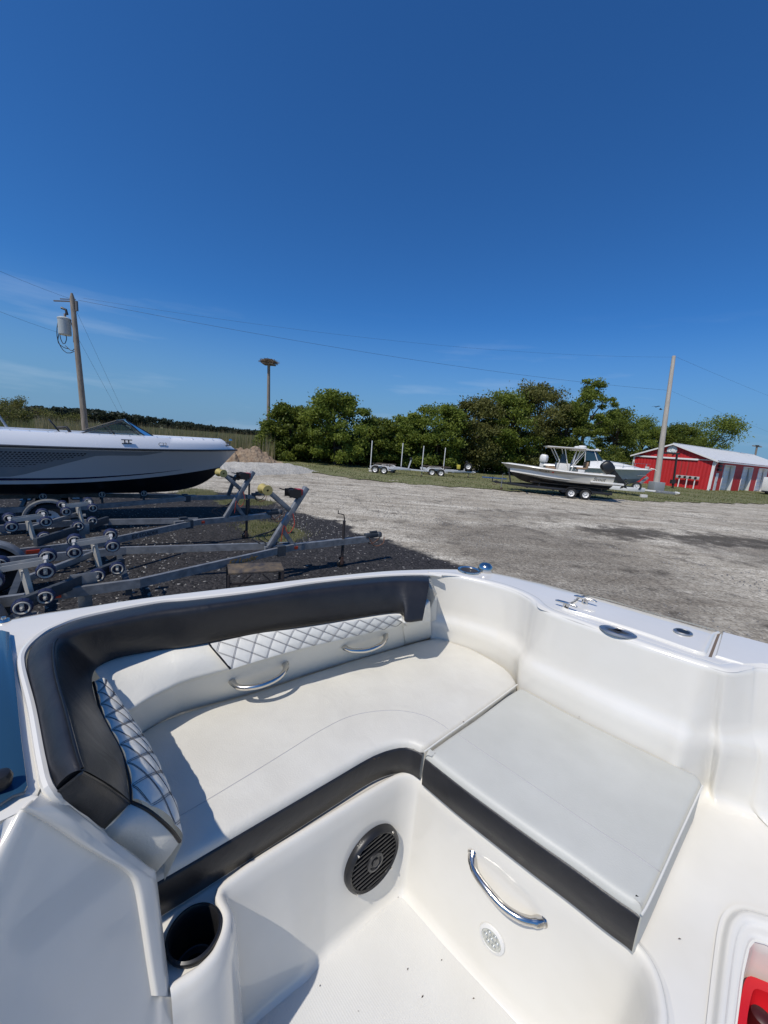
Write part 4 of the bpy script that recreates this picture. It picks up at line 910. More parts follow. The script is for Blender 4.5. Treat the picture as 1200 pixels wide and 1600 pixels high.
# beige centre console, broadside
S_, Bw = Y(952,740,25.0), Y(784,725,26.6)
BC, Lb = place('centre_console_boat', 'beige centre console boat with black outboard, white T-top and black bottom', 'boat', S_, Bw, .62)
H2 = Hull(Lb, Lb*.89, 2.5, .38, .74, .55, 1.0, 1.24, pk=4.0, t0=.35, p=2.5, flare=.5, dip=.03)
beige = mat('beige_gelcoat', (.33,.305,.25), .2, coat=.4); cream = mat('cream_gelcoat', (.72,.70,.64), .22, coat=.3)
H2.build(BC, beige, MATS['black_antifoul'], cream, cream, deck_h=.07, coam=.22, floor=-.5)
# near side faces +y in local space (boat points left), so use sg=+1
patch(H2, [(0,.02,.78),(.12,.02,.80),(.4,.18,.74),(.58,.40,.66),(.66,.50,.52)], 'cream_panel', mat('cream_panel', (.60,.58,.51), .2, coat=.4), BC, .006, sg=1)
def side_txt(hull, t, f, sg): 
    p = hull.side(t, f, sg, .012); x = (hull.side(t-.01*sg, f, sg)-hull.side(t+.01*sg, f, sg)).normalized(); u_ = (hull.side(t, f+.05, sg)-hull.side(t, f-.05, sg)).normalized(); return frame_m(p, x, u_)
text_part('Scout', .30, side_txt(H2, .13, .55, 1), plastic_k, BC, 'boat_name', .003, .35)
text_part('NJ 4128 R', .15, side_txt(H2, .62, .78, 1), MATS['vent_black'], BC, 'registration', .003)
build('registration_sticker', MB().box((-.06,-.05,0),(.06,.05,.004), side_txt(H2, .54, .78, 1)), mat('sticker_red', (.5,.05,.04), .5), BC)
build('swim_step', MB().box((-.55,-1.15,.50),(1.2,-1.0,.60)).box((-.55,1.0,.50),(1.3,1.26,.60)).box((-.55,-1.15,.50),(0,1.26,.56)), cream, BC, bevel=.02)
zf = 1.05; cx = Lb*.42
co = build('console', MB().box((cx-.35,-.42,.5),(cx+.45,.42,1.55)), cream, BC, bevel=.06)
build('console_screen', MB().add([(cx+.42,-.4,1.55),(cx+.42,.4,1.55),(cx+.12,.36,2.15),(cx+.12,-.36,2.15)], [(0,1,2,3)]).add([(cx+.42,.4,1.55),(cx-.1,.42,1.55),(cx-.05,.37,2.1),(cx+.12,.36,2.15)], [(0,1,2,3)]), mat('smoked_acrylic', (.03,.04,.045), .08), co, smooth=0)
tan = mat('tan_vinyl', (.30,.20,.12), .5)
st_ = build('leaning_post', MB().box((cx-1.25,-.45,.5),(cx-.85,.45,1.25)), cream, BC, bevel=.04); build('seat_back', MB().box((cx-1.35,-.48,1.25),(cx-.75,.48,1.36)).box((cx-1.42,-.48,1.30),(cx-1.30,.48,1.75)), tan, st_, bevel=.04)
build('bow_seat', MB().box((cx+.5,-.35,.6),(cx+1.05,.35,1.28)), tan, BC, bevel=.06)
ttz = 2.52
tt = build('t_top', MB().box((cx-1.15,-.95,ttz),(cx+1.25,.95,ttz+.055)), cream, BC, bevel=.02)
mb = MB()
for s in (-.55, .55):
    mb.tube([(cx+.45,s*.8,.9),(cx+.35,s*.85,1.7),(cx+.85,s,ttz)], .03, 8); mb.tube([(cx-.35,s*.8,.9),(cx-.1,s*.85,1.7),(cx+.15,s,ttz)], .03, 8)
    mb.tube([(cx-.4,s*.8,.9),(cx-.62,s*.9,1.8),(cx-.8,s,ttz)], .03, 8); mb.tube([(cx-1.1,s,ttz-.02),(cx+1.2,s,ttz-.02)], .025, 6); mb.tube([(cx-.5,s*.8,1.3),(cx-1.1,s,2.3)], .02, 6)
build('t_top_frame', mb, cream, tt); build('t_top_radar', MB().lathe([(0,.2),(.2,.18),(.27,.1),(.25,0)], Matrix.Translation((cx-.95,.1,ttz+.05)), 18), whitepaint, tt)
build('t_top_box', MB().box((cx-1.1,-.5,ttz-.12),(cx-.3,.5,ttz)), cream, tt, bevel=.03)
outboard(BC, -.25, .0, .85, .85, plastic_k, 1.2)
def flat_trailer(label, cpl, tail, fz, W, m, ws, tandem=.82, name='boat_trailer', guides=False, group='long trailers standing on the lawn strip', rimm=None, fend=None, winch=True, spare=False, rail_h=.16, jk=True, gh=1.6, gapV=1.6, bunks=True):
    d = cpl-tail; L = math.hypot(d.x, d.y); t = thing(name, label, 'boat trailer', (cpl.x, cpl.y, 0), math.atan2(d.y, d.x), group)
    build('tongue', MB().beam((-.15,0,fz),(-gapV-.3,0,fz), .1, .12), m, t, bevel=.008)
    for s in (1, -1): build('frame_rail', MB().beam((-gapV,s*.06,fz),(-gapV-1.2,s*W,fz), .08, rail_h).beam((-gapV-1.18,s*W,fz),(-L,s*W,fz), .08, rail_h), m, t, bevel=.008)
    for k in range(4): x_ = -gapV-1.2-k*(L-gapV-1.4)/3; build('cross_member', MB().beam((x_,-W,fz-.08),(x_,W,fz-.08), .09, .1), m, t)
    for k in ((-1, 1) if tandem else (0,)):
        x_ = -ws+k*tandem/2
        for s in (1, -1): wheel(t, x_, s*(W+.2), .33, r=.33, side=s, rimm=rimm)
    for s in (1, -1):
        fender(t, -ws, s*(W+.2), .39, .26, fend or m, tandem)
        if bunks: build('bunk', MB().beam((-L+.1,s*W*.55,fz+.26),(-gapV-1.4,s*W*.4,fz+.30), .09, .06).box((-L+.5,s*W*.53-.03,fz),(-L+.56,s*W*.53+.03,fz+.24)).box((-gapV-2.0,s*W*.43-.03,fz),(-gapV-1.94,s*W*.43+.03,fz+.26)), carpet, t)
        gx = -L+.1+(2.1 if s > 0 else 0)
        if guides: build('guide_post', MB().tube([(gx,s*(W+.12),fz-.1),(gx,s*(W+.12),fz+.25)], .03, 8).tube([(gx,s*(W+.12),fz+.2),(gx,s*(W+.12),fz+gh)], .04, 10), whitepaint, t)
    if winch:
        p = build('winch_post', MB().beam((-gapV-.2,0,fz),(-gapV+.05,0,fz+.95), .1, .1), m, t); build('winch', MB().box((-.1,-.1,-.08),(.1,.1,.1), Matrix.Translation((-gapV-.02,0,fz+.9))), plastic_k, p, bevel=.02)
    if jk: jack(t, -.6, .1, fz, 0, fz+.5, galv)
    if spare: wheel(t, -gapV-.6, -.35 if spare > 0 else .35, fz+.25, r=.33, side=-1 if spare > 0 else 1, rimm=rimm, name='spare_wheel')
    coupler(t, fz, m); return t
blackt = mat('black_trailer_paint', (.02,.02,.022), .4)
d = (Bw-S_); d.z = 0; d.normalize()
flat_trailer('black tandem trailer under the beige centre console boat', Vector((Bw.x, Bw.y, 0))+d*.45, Vector((S_.x, S_.y, 0))-d*.1, .50, .95, blackt, 5.25, .84, group=None, winch=True, gapV=1.0)
# second boat, behind, bow to the right
S2, B2_ = Y(852,728,33.0), Y(1019,731,29.6)
B2, L2 = place('walkaround_boat', 'pale blue grey cuddy boat with white hardtop behind the beige boat, bow pointing right', 'boat', S2, B2_, .68)
H3 = Hull(L2, L2*.91, 2.7, .40, .72, .55, 1.14, 1.42, t0=.35, p=2.5, pc=2.2, flare=.7, pk=4.5)
H3.build(B2, mat('blue_grey_gelcoat', (.33,.39,.40), .2, coat=.4), mat('grey_bottom', (.20,.22,.22), .5), whitepaint, cream, deck_h=.10, coam=.22, floor=-.4, c1=.4)
cx2 = L2*.42
mb = MB(); rows = []
for q in np.linspace(0, 1, 14):
    x_ = L2*(.44+.48*q); hw = min(.95, H3.b(.44+.48*q)-.22)*(1 if q < .9 else .7); zb = H3.zs(.44+.48*q)+.08; hh = .62*(1-q**1.6)+.02
    rows.append([Vector((x_,-hw,zb)), Vector((x_,-hw*.85,zb+hh*.8)), Vector((x_,-hw*.4,zb+hh)), Vector((x_,hw*.4,zb+hh)), Vector((x_,hw*.85,zb+hh*.8)), Vector((x_,hw,zb))])
mb.loft(rows); mb.f.append((0,1,2,3,4,5)); build('cabin', mb, whitepaint, B2)
hz = 2.55
ht = build('hardtop', MB().box((cx2-1.5,-.95,hz),(cx2+.75,.95,hz+.09)), whitepaint, B2, bevel=.035)
mb = MB()
for s in (-.85, .85):
    for a, b in ((cx2-1.1,cx2-.95),(cx2-.2,cx2-.3),(cx2+.9,cx2+.3)): mb.tube([(a,s,1.2),(b,s*.95,hz)], .028, 8)
    mb.tube([(cx2-1.1,s,1.3),(cx2-.3,s*.95,hz)], .02, 6)
build('hardtop_frame', mb, whitepaint, ht)
build('cabin_screen', MB().add([(cx2+1.0,-.8,1.85),(cx2+1.0,.8,1.85),(cx2+.45,.75,hz-.02),(cx2+.45,-.75,hz-.02)], [(0,1,2,3)]).add([(cx2+1.0,-.8,1.85),(cx2-.2,-.9,1.75),(cx2-.25,-.86,hz-.02),(cx2+.45,-.75,hz-.02)], [(0,1,2,3)]), glass_t, ht, smooth=0)
build('top_radar', MB().lathe([(0,.22),(.22,.2),(.3,.12),(.28,0)], Matrix.Translation((cx2-.9,0,hz+.09)), 18).lathe([(0,.12),(.12,.1),(.14,0)], Matrix.Translation((cx2+.5,0,hz+.09)), 12), whitepaint, ht)
mb = MB(); ts = np.linspace(.55, .99, 14)
for s in (-1, 1):
    mb.tube([(q*L2-.05, s*max(.02,H3.b(q)-.1), H3.zs(q)+.55-.25*(q-.55)) for q in ts], .016, 6)
    for q in ts[::3]: mb.tube([(q*L2-.12, s*max(.02,H3.b(q)-.1), H3.zs(q)+.1), (q*L2-.05, s*max(.02,H3.b(q)-.1), H3.zs(q)+.55-.25*(q-.55))], .014, 6)
build('bow_rail', mb, chrome, B2)
build('anchor', MB().box((L2-.35,-.06,1.45),(L2+.15,.06,1.52)).tube([(L2-.1,0,1.55),(L2+.2,0,1.5),(L2+.3,-.1,1.38)], .03, 6).box((L2-.45,-.14,1.45),(L2-.2,.14,1.66)), MATS['zinc_bracket'], B2, bevel=.01)
for y_ in (-.4, .4): outboard(B2, -.1, y_, 1.0, .15, whitepaint, 1.0)
d2 = (B2_-S2); d2.z = 0; d2.normalize()
TW = flat_trailer('long white trailer with spare wheel under the pale blue grey boat', Vector((B2_.x, B2_.y, 0))+d2*2.0, Vector((S2.x, S2.y, 0)), .55, .95, whitepaint, 6.2, .84, group=None, winch=False, rail_h=.3, gapV=2.2, spare=1, bunks=False, jk=False)
ps = build('winch_post', MB().beam((-2.9,0,.6),(-2.15,0,1.55), .16, .2).beam((-2.9,-.3,1.6),(-2.3,-.3,1.66), .05, .05), galv, TW, bevel=.01)
build('tongue_step', MB().box((-1.5,-.25,.45),(-.3,.25,.62)), galv, TW, bevel=.02)
rail_text(TW, 'BOAT MATE', -7.0, -.95-.045, .47, .2, MATS['sticker_dark'])
def block(u, v, w, h, m, label, grp=None):
    p = G(u, v); t = build('concrete_block', MB().box((-w/2,-.1,0),(w/2,.1,h)).box((-w/2-.01,-.11,h*.35),(w/2+.01,.11,h*.55)), m, bevel=.01); t.location = p; return tag(t, label, 'block', grp)
blk = mat('white_block', (.62,.60,.56), .8)
block(1005, 779, .45, .3, blk, 'white concrete block on the grass under the white trailer')
block(580, 738, .4, .22, blk, 'pale concrete block under the rear of the leftmost long trailer')
# two long empty trailers
t4c, t4t = G(669,747), G(583,738)
alu = mat('aluminium_bright', (.55,.56,.56), .4, metal=.3)
flat_trailer('left long aluminium trailer with white guide posts in front of the trees', t4c, t4t, .55, .85, alu, math.hypot(*(t4c-t4t).to_2d())*.80, .8, guides=True, fend=whitepaint, gh=2.15)
t5c, t5t = G(742,748), G(656,741)
TR5 = flat_trailer('right long aluminium trailer with spare wheel and winch post at its front', t5c, t5t, .55, .85, alu, math.hypot(*(t5c-t5t).to_2d())*.72, .8, guides=True, fend=whitepaint, gh=2.05, spare=False, gapV=.9)
build('yellow_strap', MB().box((-1.75,-.2,.75),(-1.45,.2,1.15)), mat('strap_yellow', (.5,.42,.06), .6), TR5, bevel=.05)
sw_ = wheel(TR5, -.75, -.1, 1.05, r=.36, side=-1, name='spare_wheel'); build('wheel_carrier', MB().beam((-.75,0,.5),(-.75,0,1.1), .07, .07), galv, TR5)
bt = thing('trailer_tongue', 'blue trailer jack standing in the grass left of the beige boat', 'trailer tongue', tuple(G(769,753)))
build('base', MB().box((-.9,-.05,.3),(1.2,.05,.4)), mat('blue_paint', (.04,.10,.25), .5), bt, bevel=.01); build('leg', MB().tube([(0,0,0),(0,0,.5)], .04, 8), plastic_k, bt)
# ================================================================ the boat we stand in
GZ, SZ, BZ, FZ = -.54, -.84, -.95, -1.32      # gunwale, seat, seat base, cockpit floor, relative to the eye
OB = thing('deck_boat', 'white deck boat with L shaped lounge seat in the foreground', 'boat', (0, 0, 1.0))
def V2(x, y, z=0): return Vector((x, y, CAMZ+z))
def PP(lst, z): return [P(u, v, z) for u, v in lst]
def px_path(lst, z, n): return cat_spline(PP(lst, z), n)
# plan of the hull edge (outer) and coaming (inner)
outer = [V2(-1.62,.50,GZ), V2(-1.3,.74,GZ)]+PP([(7,964),(140,943),(245,929),(420,908),(560,893)], GZ)+PP([(640,887.5),(690,886.5),(730,887.5),(773,893),(816,902),(933,932),(1120,985),(1200,1006)], GZ)+[V2(1.62,.84,GZ), V2(2.2,.2,GZ)]
bol_out = [(667,902),(600,903),(500,913),(400,928),(300,940),(245,945),(140,966),(92,984),(65,999),(45,1020),(41,1040),(56,1107),(72,1195),(86,1238)]
inner_r = [(676,897),(720,901),(773,913),(806,924),(827,935),(836,942),(842,950),(859,957),(933,983),(1013,1011),(1093,1037),(1120,1046),(1136,1050),(1152,1050),(1172,1046),(1200,1044)]
# --- hull side (outside, drops to the trailer)
oc = cat_spline(outer, 110)
mb = MB(); ctr = V2(.1,.2,0)
def outw(p, d): v = Vector((p.x-.1, p.y-.3, 0)).normalized(); return p+v*d
rows = []
for p in oc:
    rows.append([outw(p,.0)+Vector((0,0,-.03)), outw(p,.012)+Vector((0,0,-.05)), outw(p,.012)+Vector((0,0,-.09)), outw(p,-.01)+Vector((0,0,-.11)), outw(p,-.05)+Vector((0,0,-.5)), outw(p,-.15)+Vector((0,0,-.9)), outw(p,-.7)+Vector((0,0,-1.3))])
mb.loft(rows); build('hull', mb, gel, OB, world=True, smooth=30)
# --- gunwale: outer edge -> inner coaming edge
inner = [V2(-1.5,.12,GZ), V2(-.9,.12,GZ)]  # aft of the console on the left, then the console edge
left_in = PP([(0,1288),(38,1262),(64,1236)], GZ)
inn_pts = [V2(-.62,.30,GZ)]+PP([(38,1266),(62,1240)], GZ)+PP([(67,1200),(50,1110),(34,1040)], GZ)+PP([(38,1016),(60,997),(88,981),(138,963),(245,942),(300,937),(400,925),(500,910),(600,900.5),(667,898.5)], GZ)+PP(inner_r, GZ)+[V2(1.35,.99,GZ), V2(1.62,.78,GZ), V2(2.1,.2,GZ)]
ic = cat_spline(inn_pts, 260)
# match each inner point with the outer curve by closest point, monotone
ocd = cat_spline(outer, 900); mi = []; j = 0
ST_I = [V2(-.62,.30,GZ)]+PP([(38,1266),(62,1240),(67,1200),(50,1110),(34,1040),(38,1016),(60,997),(88,981),(138,963),(245,942),(400,925),(500,910),(600,900.5),(667,898.5),(720,901),(773,913),(806,924),(827,935),(836,942),(842,950),(859,957),(933,983),(1013,1011),(1093,1037),(1120,1046),(1136,1050),(1152,1050),(1172,1046),(1200,1044)], GZ)+[V2(1.35,.99,GZ), V2(1.62,.78,GZ), V2(2.1,.2,GZ)]
ST_O = [V2(-1.62,.50,GZ), V2(-1.5,.59,GZ), V2(-1.4,.665,GZ), V2(-1.3,.74,GZ), V2(-1.2,.815,GZ), V2(-1.1,.89,GZ)]+PP([(-10,967),(20,962),(70,953),(140,943),(245,929),(400,910.5),(500,899.5),(600,890),(667,887),(720,887),(765,891.5),(800,898),(816,902),(832,905.5),(850,909.5),(875,916),(950,936.5),(1030,959),(1105,980.5),(1130,987.5),(1150,993),(1165,997),(1185,1002),(1210,1009)], GZ)+[V2(1.42,1.04,GZ), V2(1.7,.80,GZ), V2(2.2,.2,GZ)]
MI, IC = stations([ST_O, ST_I], 8)
mi, ic = MI, IC
rows = []
for a, b in zip(mi, ic):
    L = (b-a).length; e = (b-a).normalized() if L > 1e-4 else Vector((0,0,0))
    r = [a+Vector((0,0,-.035)), a+e*.004+Vector((0,0,-.016)), a+e*.014+Vector((0,0,-.004)), a+e*min(.035,L*.3)+Vector((0,0,.001))]+[a+e*(min(.035,L*.3)+(L-min(.035,L*.3)-min(.012,L*.3))*k/6)+Vector((0,0,.001)) for k in range(1, 7)]+[b-e*.004+Vector((0,0,-.002))]
    rows.append(r)
mb = MB().loft(rows); build('gunwale', mb, gel, OB, world=True, smooth=60)
# --- coaming walls, right part: top edge, rounded, down to the seat base
top = [p for p in cat_spline(PP([(667,898.5)]+inner_r, GZ)+[V2(1.35,.99,GZ), V2(1.62,.78,GZ), V2(2.1,.2,GZ)], 150)]
base_px = [(672,993),(678,993),(720,1004),(773,1025),(797,1040),(808,1052),(812,1066),(880,1105),(987,1159),(1093,1212)]
base = PP([(660,993),(678,993.5),(720,1004),(773,1025),(797,1040),(809,1052),(812,1066),(840,1083),(880,1105),(930,1131),(987,1159),(1040,1186),(1085,1207)], SZ)+PP([(1101,1247),(1120,1252),(1145,1256),(1200,1281)], BZ)+[V2(1.35,.86,BZ), V2(1.55,.70,BZ), V2(2.0,.15,BZ)]
def match(n):
    # stations by hand: pairs of (top point, base point)
    T = PP([(672,897),(690,897.5),(720,901),(773,913),(806,924),(827,935),(839,946),(859,957),(900,971),(933,983),(980,999.5),(1013,1011),(1060,1026.5),(1093,1037),(1120,1046),(1136,1050),(1152,1050),(1175,1046),(1200,1044)], GZ)+[V2(1.35,.99,GZ), V2(1.62,.78,GZ), V2(2.1,.2,GZ)]
    Bp = PP([(675,993),(690,996),(720,1004),(773,1025),(797,1040),(809,1053),(814,1067),(840,1083),(868,1098),(895,1113),(940,1136),(987,1159),(1030,1180),(1066,1199)], SZ)+PP([(1100,1236),(1112,1246),(1126,1249),(1160,1262),(1200,1281)], BZ)+[V2(1.35,.86,BZ), V2(1.55,.70,BZ), V2(2.0,.15,BZ)]
    for p in Bp[:14]: p.z = CAMZ+BZ
    return stations([T, Bp], 7)
tr_, br_ = match(0)
rows = []
for i, (a, b) in enumerate(zip(tr_, br_)):
    n_ = (b-a); n_.z = 0
    tt_ = i/(len(tr_)-1); H_ = a.z-b.z
    # inboard normal
    k = max(1, min(len(tr_)-2, i)); tg = tr_[k+1]-tr_[k-1]; inn = Vector((tg.y, -tg.x, 0)).normalized()
    led = .018
    A0 = a; A1 = a.lerp(b, .45)+inn*.0; A2 = a.lerp(b, .55)+inn*led*.5; A3 = b+inn*.0
    pr = fillet_profile([a-inn*.045+Vector((0,0,-.003)), a-inn*.035+Vector((0,0,.0028)), a+Vector((0,0,.0028)), A1-inn*.004, A2+inn*.010, b+Vector((0,0,.0)), b+inn*.10+Vector((0,0,-.006))], [0,.01,.020,.03,.03,.04,0], 5); rows.append(pr)
mb = MB().loft(rows); build('coaming', mb, gel, OB, world=True, smooth=70, subs=0)
# --- seat base deck and cockpit rim, with walls down to the floor
rim_px = [(267,1557),(286,1543),(308,1529),(326,1513),(341,1495),(351,1474),(358,1451),(359,1430),(351,1412),(347,1402),(350,1393),(366,1379),(412,1346),(500,1291),(560,1254),(600,1230),(622,1218),(640,1214),(655,1217),(668,1226),(700,1252),(733,1280),(827,1353),(920,1424),(975,1468),(1003,1498),(1018,1530),(1026,1570),(1026,1600),(1015,1700)]
rim = cat_spline(PP(rim_px, BZ), 170)
inw = []
for i, p in enumerate(rim):
    t = rim[min(i+1, len(rim)-1)]-rim[max(i-1, 0)]; inw.append(Vector((t.y, -t.x, 0)).normalized())
# floor outline: start left near console, corners
rows = []
for i, p in enumerate(rim):
    n_ = inw[i]; s = i/(len(rim)-1)
    lp = p-n_*(.012 if s < .16 else .03); 
    q = p+n_*(.012); fl = Vector((q.x, q.y, CAMZ+FZ))+n_*.02
    if s < .30:       # left side: wall is a wide concave cove down to the floor
        k = min(1, max(0, (s-.13)/.17)); fl = fl+Vector((.055, .03, 0))*(1-abs(2*k-1))*(1 if s > .13 else 0)
    pr = fillet_profile([lp+Vector((0,0,-.004)), p-n_*.016+Vector((0,0,.0)), p-n_*.012+Vector((0,0,.010)), p+n_*.002+Vector((0,0,.008)), q+Vector((0,0,-.02)), fl, fl+n_*.045+Vector((0,0,-.012))], [0,.006,.008,.012,.02,.03,0], 4); rows.append(pr)
mb = MB().loft(rows); build('cockpit_wall', mb, gel, OB, world=True, smooth=75)
nonskid = mat('nonskid_gelcoat', (.66, .655, .62), .38, bump=0, col2=(.61,.60,.56), vscale=4)
def add_nonskid(m):
    n = m.node_tree.nodes; l = m.node_tree.links; b = n['Principled BSDF']; t = n.new('ShaderNodeTexCoord'); mp_ = n.new('ShaderNodeMapping'); mp_.inputs['Rotation'].default_value = (0,0,R_(45)); mp_.inputs['Scale'].default_value = (190,190,190)
    v = n.new('ShaderNodeTexVoronoi'); v.inputs['Scale'].default_value = 1; v.inputs['Randomness'].default_value = 0; l.new(t.outputs['Object'], mp_.inputs[0]); l.new(mp_.outputs[0], v.inputs['Vector'])
    bp = n.new('ShaderNodeBump'); bp.inputs['Strength'].default_value = .28; bp.inputs['Distance'].default_value = .002; l.new(v.outputs['Distance'], bp.inputs['Height']); l.new(bp.outputs[0], b.inputs['Normal'])
add_nonskid(nonskid)
mb = MB().add([V2(-.6,0,FZ-.002), V2(.9,0,FZ-.002), V2(.9,1.3,FZ-.002), V2(-.6,1.3,FZ-.002)], [(0,1,2,3)]); build('cockpit_floor', mb, nonskid, OB, world=True, smooth=0)
# seat base deck (n-gon between coaming foot and rim)
foot = [b+Vector((0,0,0)) for b in br_]; rimo = [p-inw[i]*.008 for i, p in enumerate(rim)]
N_ = 200; fo = resample([V2(-.335,.515,BZ), V2(-.50,.56,BZ), V2(-.66,.66,BZ), V2(-.86,.86,BZ), V2(-.80,1.02,BZ), V2(-.35,1.27,BZ), V2(.1,1.52,BZ)]+foot, N_); ri = resample([V2(-.315,.512,BZ)]+rimo+[V2(.60,.1,BZ)], N_)
# red tub recess: carve by building the deck as loft around; opening built in its own frame on a raised lip
mb = MB(); from mathutils.geometry import delaunay_2d_cdt
hole_px = [(1150,1620),(1155,1580),(1163,1520),(1172,1480),(1180,1470),(1195,1474),(1240,1492),(1330,1530),(1360,1600),(1300,1760),(1200,1720)]
hole = PP(hole_px, BZ)
hc0 = P(303,1461,BZ+.004); hr0 = (P(345,1455,BZ)-P(260,1466,BZ)).length/2*.9; hole3 = [Vector((hc0.x+hr0*cos(a), hc0.y+hr0*sin(a), 0)) for a in np.linspace(0, 2*pi, 28, endpoint=False)]
allp = [v.to_2d() for v in fo+ri[::-1]]; nb_ = len(allp); hp = [v.to_2d() for v in hole]
edges = [(i, (i+1) % nb_) for i in range(nb_)]+[(nb_+i, nb_+(i+1) % len(hp)) for i in range(len(hp))]+[(nb_+len(hp)+i, nb_+len(hp)+(i+1) % 28) for i in range(28)]
vo, eo, fo_, _, _, _ = delaunay_2d_cdt(allp+hp+[v.to_2d() for v in hole3], edges, [], 0, 1e-5)
bpoly = [(p.x, p.y) for p in allp]; hpoly = [(p.x, p.y) for p in hp]; keep = []
for f in fo_:
    c = sum((vo[i] for i in f), Vector((0, 0)))/len(f); X_ = np.array([c.x]); Y_ = np.array([c.y])
    if in_poly(X_, Y_, bpoly)[0] and not in_poly(X_, Y_, hpoly)[0] and (Vector((c.x, c.y))-hc0.to_2d()).length > hr0*.97: keep.append(tuple(f))
mb.add([Vector((v.x, v.y, CAMZ+BZ-.003)) for v in vo], keep); build('seat_base', mb, gel, OB, world=True, smooth=0)
lp_px = [(1105,1660),(1112,1600),(1122,1510),(1130,1455),(1140,1432),(1158,1422),(1180,1426),(1240,1445),(1380,1500),(1430,1600),(1340,1820),(1180,1800)]
lipo = cat_spline(PP(lp_px+lp_px[:1], BZ), 90)[:-1]; lipi = cat_spline(PP(hole_px+hole_px[:1], BZ), 90)[:-1]
# re-order both loops to begin at the same bearing
cc = sum(lipi, Vector())/len(lipi)
def byang(l): 
    k = min(range(len(l)), key=lambda i: abs(math.atan2(l[i].y-cc.y, l[i].x-cc.x)-2.5)); return l[k:]+l[:k]
def at_angles(l, n=90):
    A = np.array([math.atan2(p.y-cc.y, p.x-cc.x) for p in l]); o_ = np.argsort(A); A = A[o_]; xs_ = np.array([l[k].x for k in o_]); ys_ = np.array([l[k].y for k in o_]); th = np.linspace(-pi, pi, n, endpoint=False)
    return [Vector((np.interp(t, A, xs_, period=2*pi), np.interp(t, A, ys_, period=2*pi), CAMZ+BZ)) for t in th]
la, lb = at_angles(lipo), at_angles(lipi); rows = []
up_ = lambda p, h: p+Vector((0,0,h))
for a, b in zip(la, lb):
    rows.append(fillet_profile([up_(a+(a-b)*.22,.001), up_(a,.001), up_(a.lerp(b,.18),.012), up_(a.lerp(b,.45),.012), up_(a.lerp(b,.55),.004), up_(a.lerp(b,.9),.004), up_(b,-.02), up_(b,-.16)], [0,.008,.006,.006,.006,.008,.01,0], 3))
mb = MB().loft(rows, close_u=True); build('recess_frame', mb, gel, OB, world=True, smooth=70)
# red tub in the recess
rc = sum(lb, Vector())/len(lb); rt = thing('red_tub', 'bright red plastic tub lying in the floor recess at the bottom right', 'tub', (rc.x, rc.y, CAMZ+BZ-.16))
ring = [p.lerp(rc, .07) for p in lb]; rows = []
for p in ring:
    q = p-rt.location; q.z = 0; rows.append([q*.96+Vector((0,0,-.1)), q+Vector((0,0,.06)), q+Vector((0,0,.075)), q*.985+Vector((0,0,.082)), q*.80+Vector((0,0,.082)), q*.78+Vector((0,0,.06)), q*.7+Vector((0,0,.045)), Vector((0,0,.045))])
build('tub_shell', MB().loft(rows, close_u=True), redm, rt, smooth=40)
hq = P(1190,1590,BZ-.08)-rt.location; Mh = Matrix.Translation(hq); build('tub_knob', MB().lathe([(.018,-.03),(.016,.004),(.011,.008),(0,.008)], Mh, 18), mat('dark_red', (.05,.004,.005), .5), rt)

# --- console bulkhead on the left
kA = P(0,1288,GZ); k1 = P(62,1240,GZ); k2 = P(241,1370,SZ); k3 = P(262,1552,BZ)
edge1 = [P(64,1238,GZ), P(84,1254,-.56), P(157,1310,-.68), P(225,1361,-.80), P(241,1372,-.835), P(246,1420,BZ), P(262,1552,BZ)]
aft = Vector((.06, -.75, 0))
e_up = [P(u, v, z) for u, v, z in ((40,1262,GZ),(64,1240,GZ),(84,1256,-.56),(157,1312,-.68),(225,1363,-.80),(241,1375,-.84),(249,1440,BZ+.01),(262,1552,BZ+.0))]
e_dn = Vector((k3.x, k3.y, CAMZ+FZ))
rows = [[p+aft*0, p+aft*.1, p+aft*.5, p+aft] for p in e_up]
top_l = [V2(-.62,.30,GZ)]+[e_up[0]]
# facing surface: fan from the sloping edge towards the aft/low side
q1 = P(262,1556,BZ); low = [Vector((q1.x,q1.y,CAMZ+BZ)), Vector((q1.x+.015,q1.y-.01,CAMZ+FZ))]
pa0 = P(38,1263,GZ); pb0 = P(263,1556,BZ); ptan = Vector((pb0.x-pa0.x, pb0.y-pa0.y, 0)).normalized(); pn = Vector((.92,-.15,.34)).normalized(); pa0 = pb0
def onP(u, v, off=0):        # point on the console's side panel plane
    d_ = ray(u, v); o_ = Vector((0,0,CAMZ)); k = ((pa0+pn*off)-o_).dot(pn)/d_.dot(pn); return o_+d_*k
A_ = [(62,1240),(84,1256),(120,1284),(157,1312),(195,1341),(232,1368),(241,1378),(249,1440),(256,1500),(263,1556)]
B_r = [(38,1263),(60,1275),(96,1297),(130,1320),(165,1341),(200,1362),(214,1385),(224,1440),(233,1500),(242,1556)]
sa, sb_ = stations([[P(62,1240,GZ), P(84,1256,-.555).lerp(onP(84,1256), .15), P(120,1284,-.59).lerp(onP(120,1284), .6)]+[onP(*q) for q in A_[3:]], [onP(*q) for q in B_r]], 6)
ft = [P(0,1290,GZ)+Vector((-.01,-.10,0)), P(0,1290,GZ)+Vector((-.003,-.04,0)), P(0,1290,GZ-.003), P(20,1276,GZ-.003)]+[onP(u_, v_, -.007) for u_, v_ in B_r]+[onP(252,1562,-.004), onP(262,1558,-.002), P(284,1546,BZ-.014)]
def zP(x, y): return pb0.z-(pn.x*(x-pb0.x)+pn.y*(y-pb0.y))/pn.z
def xP(y, z): return pb0.x-(pn.y*(y-pb0.y)+pn.z*(z-pb0.z))/pn.x
